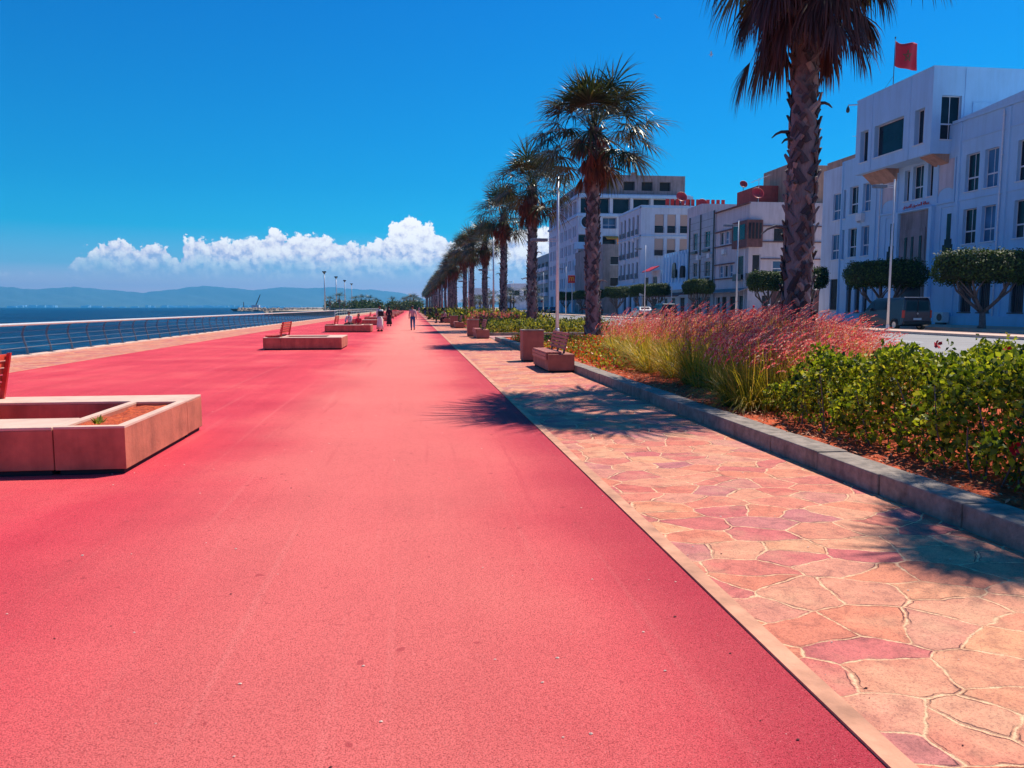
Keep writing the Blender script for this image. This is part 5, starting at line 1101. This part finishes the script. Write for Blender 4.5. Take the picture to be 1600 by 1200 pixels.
# small road signs
def road_sign(x, y, h, m_, label, shape='disc'):
    s = empty('road_sign', (x, y, .25), label, 'road sign'); MB().tube([(x, y, .25), (x, y, h)], .04, 6).build('pole', M['lampmetal'], s)
    if shape == 'disc': MB().lathe([(.30, -.02), (.31, 0), (.30, .02)], 16, (x, y-.07, h-.3), 0, 'Y').build('plate', m_, s)
    else: MB().box(x-.5, x+.5, y-.08, y-.04, h-.35, h).build('plate', m_, s)
road_sign(32.8, 108, 3.6, M['plate'], 'white rectangular sign on a pole right of the second palm', 'rect'); road_sign(32.6, 150, 2.4, M['plate'], 'small white sign low on a pole left of the second palm', 'rect'); road_sign(32.9, 196, 3.4, M['redp'], 'small red round sign far down the street')
for (x, y, l) in ((32.7, 75, 'plain thin pole in front of the corner house'), (32.7, 95, 'plain thin pole beyond the corner house clipped tree')):
    mb = MB(); mb.tube([(x, y, G0), (x, y, 4.3)], [.06, .05], 8); mb.lathe([(.12, G0), (.12, G0+.05), (.07, G0+.08)], 8, (x, y, 0)); tag(mb.build('utility_pole', M['lampmetal']), l, 'pole')
ac = empty('air_conditioner', (37.7, 51.3, G0), 'boxy outdoor air conditioner standing at the foot of the white building', 'air conditioner')
MB().box(37.6, 38.1, 50.8, 51.8, .5, 1.25).build('body', M['frame'], ac, bevel=.02); MB().lathe([(.26, 0), (.27, .02), (.05, .03)], 14, (37.565, 51.15, .88), 0, 'X').build('fan_grille', M['dframe'], ac); MB().box(37.7, 38.0, 50.9, 51.7, G0, .5).build('stand', M['dframe'], ac)

# ------------------------------------------------------------------ vehicles (rear towards the camera, nose along +Y)
def vehicle(name, L, W, H, prof, glass_side, paint, label, loc, rear_glass, belt, rz=0, cat='car', whl=.32, van=False):
    root = empty(name, loc, label, cat, rz=rz)
    def hw(z): return W/2 if z < belt else W/2-.15*((z-belt)/(H-belt))**1.3
    mb = MB(); n = len(prof); vs = []
    for s_, ins in ((-1, .0), (1, .0)):
        for (y, z) in prof: vs.append((s_*hw(z), y, z))
    fs = [tuple(range(n)), tuple(range(n, 2*n))[::-1]]+[(i, n+i, n+(i+1) % n, (i+1) % n) for i in range(n)]
    mb.add(vs, fs); mb.build('body', paint, root, world=False, bevel=.05)
    for s_ in (-1, 1):
        for g in glass_side:
            gm2 = MB(); gm2.add([(s_*(hw(z)+.012), y, z) for (y, z) in g]+[(s_*(hw(z)-.02), y, z) for (y, z) in g], [tuple(range(len(g))), tuple(range(len(g), 2*len(g)))]+[(i, (i+1) % len(g), len(g)+(i+1) % len(g), len(g)+i) for i in range(len(g))]); gm2.build('side_window', M['glass'], root, world=False)
        lm = MB(); lm.box(s_*W/2-.10 if s_ > 0 else -W/2+.0, s_*W/2 if s_ > 0 else -W/2+.10, -.025, .12, .75, 1.2 if van else 1.0); lm.build('tail_lamp', M['taillamp'], root, world=False)
        lm = MB(); lm.box(s_*W/2-.32 if s_ > 0 else -W/2+.05, s_*W/2-.05 if s_ > 0 else -W/2+.32, L-.1, L+.02, .62, .78); lm.build('headlight', M['plate'], root, world=False)
        mm = MB(); mm.box(s_*(W/2)-(.0 if s_ > 0 else .2), s_*(W/2)+(.2 if s_ > 0 else 0), L*.66, L*.66+.1, belt-.02, belt+.16); mm.build('mirror', paint, root, world=False, bevel=.02)
        for wy in (.82, L-.88):
            wm = MB(); wm.lathe([(whl*.55, -.10), (whl*.97, -.10), (whl, -.07), (whl, .07), (whl*.97, .10), (whl*.55, .10)], 20, (s_*(W/2-.09), wy, whl), 0, 'X'); wo_ = wm.build('wheel', M['tyre'], root, True, world=False)
            rm = MB(); rm.lathe([(.05, -.105), (whl*.58, -.112), (whl*.6, -.08)], 14, (s_*(W/2-.09), wy, whl), 0, 'X'); rm.lathe([(whl*.6, .08), (whl*.58, .112), (.05, .105)], 14, (s_*(W/2-.09), wy, whl), 0, 'X'); rm.build('rim', M['chrome'], wo_, world=False)
            am = MB(); am.tube([(s_*(W/2+.004), wy+math.cos(t)*(whl+.05), whl+math.sin(t)*(whl+.05)) for t in np.linspace(0, math.pi, 11)], .025, 5); am.build('wheel_arch', M['black'], root, world=False)
    for g in rear_glass:
        gm2 = MB(); gm2.add([(x, y, z) for (x, y, z) in g]+[(x, y+.03, z) for (x, y, z) in g], [tuple(range(len(g))), tuple(range(len(g), 2*len(g)))]+[(i, (i+1) % len(g), len(g)+(i+1) % len(g), len(g)+i) for i in range(len(g))]); gm2.build('rear_window', M['glass'], root, world=False)
    MB().box(-W/2+.03, W/2-.03, -.09, .06, .35, .56).build('rear_bumper', M['black'], root, world=False, bevel=.02)
    MB().box(-.26, .26, -.055 if not van else -.035, -.02, .62, .74).build('number_plate', M['plate'], root, world=False)
    return root
W = 1.83
van = vehicle('van', 4.6, W, 1.95, [(0, .35), (0, 1.1), (.05, 1.82), (.18, 1.95), (2.9, 1.95), (3.35, 1.75), (3.95, 1.12), (4.55, .95), (4.6, .75), (4.6, .32), (4.2, .25), (.3, .25)],
    [[(3.0, 1.22), (3.82, 1.22), (3.3, 1.70), (3.0, 1.74)], [(1.75, 1.22), (2.88, 1.22), (2.88, 1.74), (1.75, 1.74)]], M['vanp'], 'dark van seen from behind in the shade before the white building', (29.75, 42.4, .22),
    [[(-.72, -.015, 1.18), (-.06, -.015, 1.18), (-.06, .025, 1.72), (-.68, .025, 1.72)], [(.06, -.015, 1.18), (.72, -.015, 1.18), (.68, .025, 1.72), (.06, .025, 1.72)]], 1.15, cat='van', van=True)
MB().box(-.76, .76, .02, .2, 1.951, 1.985).build('roof_trim', M['frame'], van, world=False)
MB().box(-.008, .008, -.03, .0, .45, 1.8).build('door_seam', M['black'], van, world=False)
bdg = MB(); bdg.prism([(0, .92), (.055, 1.0), (0, 1.08), (-.055, 1.0)], 'Y', -.03, -.005); bdg.build('badge', M['chrome'], van, world=False)
carprof = [(0, .35), (0, .85), (.05, .98), (.45, 1.40), (.8, 1.45), (1.9, 1.45), (2.4, 1.38), (3.05, .98), (3.85, .82), (4.05, .65), (4.05, .28), (3.7, .22), (.3, .22)]
cg = [[(.62, 1.02), (1.55, 1.02), (1.55, 1.36), (.82, 1.36)], [(1.62, 1.02), (2.85, 1.02), (2.38, 1.32), (1.62, 1.36)]]
rgl = [[(-.62, .10, 1.02), (.62, .10, 1.02), (.55, .38, 1.35), (-.55, .38, 1.35)]]
suvprof = [(0, .4), (0, 1.05), (.1, 1.2), (.28, 1.75), (.5, 1.82), (2.7, 1.82), (3.2, 1.2), (4.35, 1.05), (4.5, .8), (4.5, .35), (4.1, .28), (.3, .28)]
suv = vehicle('sport_utility_car', 4.5, 1.85, 1.82, suvprof, [[(.5, 1.22), (1.5, 1.22), (1.5, 1.66), (.6, 1.66)], [(1.6, 1.22), (2.95, 1.22), (2.65, 1.66), (1.6, 1.66)]], M['suvp'], 'dark parked car with a bright rear window behind the pink grass', (29.4, 86.0, .22), [[(-.7, .07, 1.2), (.7, .07, 1.2), (.62, .22, 1.68), (-.62, .22, 1.68)]], 1.2, whl=.36)
vehicle('car', 4.05, 1.7, 1.45, carprof, cg, M['silver'], 'silver car parked beyond the dark one, nose to the promenade palm', (29.2, 94.5, .22), rgl, .98)
for i, (x, y, l) in enumerate(((29.8, 162, 'blue car parked left of the second palm, nearer one'), (30.0, 170, 'blue car parked left of the second palm, farther one'), (29.9, 179, 'dark blue car farthest along the parked row'))): vehicle('car', 4.05, 1.7, 1.45, carprof, cg, M['bluep'], l, (x, y, .22), rgl, .98)
vehicle('car', 4.05, 1.7, 1.45, carprof, cg, M['suvp'], 'dark car parked at the shop fronts right of the second palm', (30.2, 124, .22), rgl, .98)

# ------------------------------------------------------------------ people
def skin(name, J, E_, mats, parent, root_i=0, sub=1, fmat=None):
    me = bpy.data.meshes.new(name); me.from_pydata([j[0] for j in J], E_, []); o = bpy.data.objects.new(name, me); COL.objects.link(o)
    md = o.modifiers.new('s', 'SKIN'); md.use_smooth_shade = True
    for i, j in enumerate(J):
        sv = me.skin_vertices[0].data[i]; r = j[1]; sv.radius = r if hasattr(r, '__len__') else (r, r); sv.use_root = (i == root_i)
    ss = o.modifiers.new('u', 'SUBSURF'); ss.levels = sub; ss.render_levels = sub
    dg = bpy.context.evaluated_depsgraph_get(); m2 = bpy.data.meshes.new_from_object(o.evaluated_get(dg)); bpy.data.objects.remove(o)
    m2.materials.clear(); m2.materials.append(mats); m2.name = name
    o2 = bpy.data.objects.new(name, m2); COL.objects.link(o2); o2.parent = parent; return o2
def person(loc, rz, label, top, bottom, pose='walk', scale=1.0, sleeves=True, robe=None, hair='short', group=None):
    """figure facing +Y before rotation; loc is the ground point under the pelvis (or the seat edge ground for seated poses)"""
    root = empty('person', loc, label, 'person', group, rz); root.scale = (scale,)*3
    if pose == 'sit': ph = .52; kn = [(-.10, .45, .50), (.10, .47, .50)]; an = [(-.11, .42, .09), (.12, .52, .09)]; lean = .10
    elif pose == 'walk': ph = .92; kn = [(-.10, .16, .50), (.10, -.02, .49)]; an = [(-.10, .22, .09), (.10, -.26, .12)]; lean = .02
    else: ph = .93; kn = [(-.10, .02, .50), (.10, .03, .50)]; an = [(-.11, 0, .09), (.11, .0, .09)]; lean = .0
    z = ph; ch = (0, lean*.6, z+.40); nb = (0, lean, z+.53); hd = (0, lean+.02, z+.70)
    J = [((0, 0, z), (.15, .11)), ((0, lean*.3, z+.20), (.13, .095)), (ch, (.165, .11)), (nb, (.06, .06)), ((0, lean+.01, z+.585), (.052, .055)), ((0, lean+.03, z+.64), (.062, .075)), (hd, (.078, .095)), ((0, lean+.01, z+.775), (.055, .065)),
         ((0, lean+.125, z+.685), (.014, .014)), ((-.085, lean+.01, z+.69), (.012, .02)), ((.085, lean+.01, z+.69), (.012, .02))]
    E_ = [(0, 1), (1, 2), (2, 3), (3, 4), (4, 5), (5, 6), (6, 7), (6, 8), (6, 9), (6, 10)]
    arms = {}
    for s_ in (-1, 1):
        if pose == 'sit': el, wr = (s_*.24, .10+lean, z+.18), (s_*.12, .34, z+.10)
        elif pose == 'walk': el, wr = (s_*.235, -.02-.10*s_, z+.20), (s_*.25, .02-.16*s_+.06, z-.04)
        else: el, wr = (s_*.235, -.03, z+.19), (s_*.23, .04, z-.05)
        sh = (s_*.185, lean*.9, z+.47); i0 = len(J); dv = (Vector(wr)-Vector(el)).normalized(); pm = Vector(wr)+dv*.07
        J += [(sh, .055), (el, .042), (wr, .029), (tuple(pm), (.036, .022))]; E_ += [(2, i0), (i0, i0+1), (i0+1, i0+2), (i0+2, i0+3)]
        sd_ = dv.cross(Vector((s_, 0, 0))).normalized(); 
        for k in range(4):
            fo = pm+sd_*(.027-.018*k)+dv*.03; ft = fo+dv*(.045+.008*(1-abs(k-1.3)))+Vector((-s_*.012, 0, 0)); i1 = len(J); J += [(tuple(fo), .0085), (tuple(ft), .007)]; E_ += [(i0+3, i1), (i1, i1+1)]
        th = Vector(wr)+dv*.03+sd_*.035; i1 = len(J); J += [(tuple(th), .010), (tuple(th+dv*.035+sd_*.012), .008)]; E_ += [(i0+2, i1), (i1, i1+1)]
        arms[s_] = (sh, el, wr)
    legs = {}
    for q, s_ in enumerate((-1, 1)):
        hp = (s_*.09, .0, z-.05); i0 = len(J); toe = (an[q][0]+s_*.02, an[q][1]+.17, max(.035, an[q][2]-.055))
        if pose == 'walk' and q == 1: toe = (an[q][0]+.02, an[q][1]+.14, .035)
        J += [(hp, (.088, .088)), (kn[q], .058), (an[q], .038), (toe, (.038, .025))]; E_ += [(0, i0), (i0, i0+1), (i0+1, i0+2), (i0+2, i0+3)]; legs[s_] = (hp, kn[q], an[q])
    skin('body', J, E_, M['skin'], root)
    # clothing over the body
    C_ = [((0, 0, z-.04), (.165, .125)), ((0, lean*.3, z+.20), (.150, .118)), (ch, (.190, .132)), ((0, lean*.9, z+.50), (.085, .08))]; EC = [(0, 1), (1, 2), (2, 3)]
    for s_ in (-1, 1):
        sh, el, wr = arms[s_]; i0 = len(C_); C_ += [(sh, .072), (el, .060)]; EC += [(2, i0), (i0, i0+1)]
        if sleeves: w2 = tuple(Vector(el)+(Vector(wr)-Vector(el))*.88); C_.append((w2, .045)); EC.append((i0+1, i0+2))
    skin('shirt', C_, EC, M[top], root)
    if robe:
        mb = MB(); n = 18; rows = [(.17, z+.05), (.185, z-.15), (.21, z-.45), (.25, .16)]; vs = []
        for (r, zz) in rows:
            for j in range(n): a = 2*math.pi*j/n; k_ = 1+.06*math.sin(a*5+zz*3); vs.append((r*k_*math.cos(a), r*.8*k_*math.sin(a), zz))
        mb.add(vs, [(i*n+j, i*n+(j+1) % n, (i+1)*n+(j+1) % n, (i+1)*n+j) for i in range(3) for j in range(n)]+[tuple(range(n))[::-1], tuple(3*n+j for j in range(n))]); mb.build('robe', M[robe], root, True, world=False)
    else:
        T_ = [((0, 0, z), (.162, .122))]; ET = []
        for s_ in (-1, 1):
            hp, k1, a1 = legs[s_]; i0 = len(T_); a2 = tuple(Vector(k1)+(Vector(a1)-Vector(k1))*.93); T_ += [(hp, .104), (k1, .076), (a2, .062)]; ET += [(0, i0), (i0, i0+1), (i0+1, i0+2)]
        skin('trousers', T_, ET, M[bottom], root)
    for s_ in (-1, 1):
        a1 = Vector(legs[s_][2]); mb = MB(); mb.prism([(a1.y-.09, a1.z-.085), (a1.y+.20, a1.z-.085), (a1.y+.19, a1.z-.04), (a1.y+.05, a1.z+.02), (a1.y-.08, a1.z+.02)], 'X', a1.x-.045, a1.x+.045); mb.build('shoe', M['cblack'], root, world=False, bevel=.015)
    hm = MB(); c = Vector((hd[0], hd[1]-.012, hd[2]+.02)); n, k2 = 14, 7; rx, ry, rz_ = (.094, .108, .112); vs = []
    for i in range(k2+1):
        ph_ = (math.pi*(.62 if hair == 'short' else .8))*i/k2
        for j in range(n):
            a = 2*math.pi*j/n; fr_ = 1.0 if math.sin(a) < .3 else (1 if ph_ < 1.05 else 1.05/ph_); vs.append((c.x+rx*math.sin(ph_*fr_)*math.cos(a), c.y+ry*math.sin(ph_*fr_)*math.sin(a), c.z+rz_*math.cos(ph_*fr_)))
    hm.add(vs, [(i*n+j, i*n+(j+1) % n, (i+1)*n+(j+1) % n, (i+1)*n+j) for i in range(k2) for j in range(n)]); hm.build('hair', M['hair' if hair in ('short', 'long') else hair], root, True, world=False)
    return root
person((-.02, 54.1, .004), 0, 'man walking away in a pink shirt and blue jeans in the middle of the promenade', 'cpink', 'cjean', 'walk', .99)
rb_ = person((-2.16, 51.6, .004), .5, 'person in a long white robe standing beside the planter ring with a dark bag', 'cwhite', None, 'stand', 1.0, robe='cwhite')
bg_ = MB(); bg_.box(-.20, .16, -.26, -.14, 1.02, 1.34); bg_.tube([(-.16, -.16, 1.34), (-.12, .02, 1.46), (.1, .1, 1.2)], .018, 5); bgo = bg_.build('shoulder_bag', M['cblack'], None, bevel=.03); bgo.location = (-2.16, 51.6, 0); bgo.rotation_euler = (0, 0, .5); tag(bgo, 'dark bag carried on the back of the person in the white robe', 'bag')
person((-2.0, 66, .004), .2, 'person all in black partly hidden behind the white robed person', 'cblack', 'cblack', 'stand', .97, robe='cblack', hair='cblack')
person((-4.15, 52.25, 0), 2.6, 'person in a white top and dark trousers seated on the third planter ring', 'cwhite', 'cblack', 'sit', 1.0)
person((-3.55, 52.15, 0), 2.9, 'person in red seated on the third planter ring beside the one in white', 'cred', 'cred', 'sit', .85, hair='hair')
person((2.35, 78.5, .004), 1.6, 'person in dark clothes standing beside the fourth bench', 'cblack', 'cblack', 'stand', 1.02)
person((3.35, 79.2, .0), 1.57, 'person in pale top seated on the fourth bench, nearer one', 'cpink', 'cblack', 'sit', 1.0)
person((3.35, 80.2, .0), 1.57, 'person in black seated on the fourth bench, farther one', 'cblack', 'cblack', 'sit', 1.0)
person((2.6, 119, .004), 0, 'dark dressed person standing by the farther benches', 'cblack', 'cblack', 'stand', 1.0)
person((2.2, 140, .004), 0, 'dark dressed person walking far along the stone path', 'cblack', 'cjean', 'walk', 1.0)
person((3.3, 138.8, 0), 1.57, 'dark dressed person seated on a far bench', 'cblack', 'cblack', 'sit', 1.0)
person((1.7, 215, .004), 0, 'tiny far walker in pink near the vanishing point', 'cpink', 'cwhite', 'walk', 1.0)
# cargo tricycle with two people
tq = empty('cargo_tricycle', (27.9+.6, 61, .22), 'low cargo tricycle on the road behind the pink grass, carrying two people', 'tricycle')
tb_ = MB(); tb_.box(27.3, 28.9, 60.5, 61.5, .70, .78); tb_.box(27.3, 27.36, 60.5, 61.5, .78, 1.0); tb_.box(27.3, 28.9, 60.5, 60.56, .78, 1.0); tb_.box(27.3, 28.9, 61.44, 61.5, .78, 1.0); tb_.build('cargo_bed', M['redp'], tq)
tb_ = MB(); tb_.box(29.0, 29.7, 60.85, 61.15, .85, 1.0); tb_.tube([(28.8, 61, .65), (29.6, 61, .8), (30.0, 61, 1.25), (29.9, 61, 1.35)], .04, 6); tb_.tube([(29.95, 60.65, 1.35), (29.95, 61.35, 1.35)], .02, 6); tb_.tube([(30.0, 61, 1.2), (30.15, 61, .55)], .03, 6); tb_.build('frame', M['black'], tq)
for (x, y) in ((27.8, 60.42), (27.8, 61.58), (30.15, 61)): MB().lathe([(.1, -.05), (.31, -.05), (.33, 0), (.31, .05), (.1, .05)], 16, (x, y, .55), 0, 'Y').build('wheel', M['tyre'], tq)
person((28.1, 61, .42), 0, 'person in a red top riding on the cargo tricycle bed', 'cred', 'cblack', 'sit', 1.0, hair='cred')
rd = person((29.3, 61, .50), -1.57, 'rider in black with a white helmet steering the cargo tricycle', 'cblack', 'cblack', 'sit', 1.0, hair='cwhite')

# ------------------------------------------------------------------ breakwater, harbour crane barge, birds
bw = MB(); rr = random.Random(4)
def boulder(x, y, z, s):
    a0 = rr.uniform(0, 6); vs = [(x+s*rr.uniform(.7, 1.1)*math.cos(a0+k*1.05)*q, y+s*rr.uniform(.7, 1.1)*math.sin(a0+k*1.05)*q, z+h_*s) for (q, h_) in ((1, 0), (.95, .5), (.5, .9)) for k in range(6)]
    bw.add(vs, [(i*6+j, i*6+(j+1) % 6, (i+1)*6+(j+1) % 6, (i+1)*6+j) for i in range(2) for j in range(6)]+[tuple(12+j for j in range(6))])
for i in range(620):
    t = rr.random(); x = -44-100*t; y = 620+45*t+rr.uniform(-6, 6); boulder(x, y, -2.2+max(0, 2.4-abs(y-(620+45*t))*.4), rr.uniform(.8, 1.6))
for i in range(260): t = rr.random(); boulder(-60-16*t+rr.uniform(-4, 2), 340+300*t, -2.1+rr.uniform(0, 1.5), rr.uniform(.8, 1.5))
tag(bw.build('breakwater_rocks', M['rock']), 'long rock breakwater reaching out from the point', 'breakwater', kind='stuff')
cb = empty('crane_barge', (-135, 680, -2), 'small dark work barge with a slanting crane jib at the breakwater end', 'barge')
MB().prism([(-150, -2.1), (-123, -2.1), (-121, .2), (-153, .2)], 'Y', 676, 688).build('hull', M['dframe'], cb); MB().box(-136, -130, 679, 685, .2, 3.4).build('cabin', M['white2'], cb)
MB().tube([(-133, 682, 3), (-129, 682, 12.5)], [.5, .3], 6).build('crane_jib', M['dframe'], cb); MB().tube([(-143, 682, .2), (-143, 682, 6)], .3, 6).build('mast', M['dframe'], cb)
def bird(x, y, z, s, label, rz):
    b = MB(); b.tube([(0, -.18, 0), (0, -.08, .0), (0, .08, .01), (0, .2, 0), (0, .27, .0)], [.01, .05, .06, .035, .008], 8)
    for q in (-1, 1):
        b.add([(q*.04, .08, .02), (q*.3, .12, .13), (q*.62, .02, .08), (q*.3, -.02, .12), (q*.04, -.08, .02), (q*.3, .05, .15)], [(0, 1, 5), (0, 5, 3, 4), (1, 2, 5), (5, 2, 3)])
    o = b.build('seagull', M['white']); o.location = (x, y, z); o.scale = (s,)*3; o.rotation_euler = (.1, .25, rz); return tag(o, label, 'bird', 'gulls flying over the promenade')
bird(14.6, 46, 18.7, .6, 'gull high above the second palm, left one of the birds', .5); bird(18.0, 46, 16.7, .6, 'gull in the open sky right of the second palm crown', 1.2)
bird(20.5, 40, 13.0, .45, 'small gull right beside the nearest palm trunk', .2)
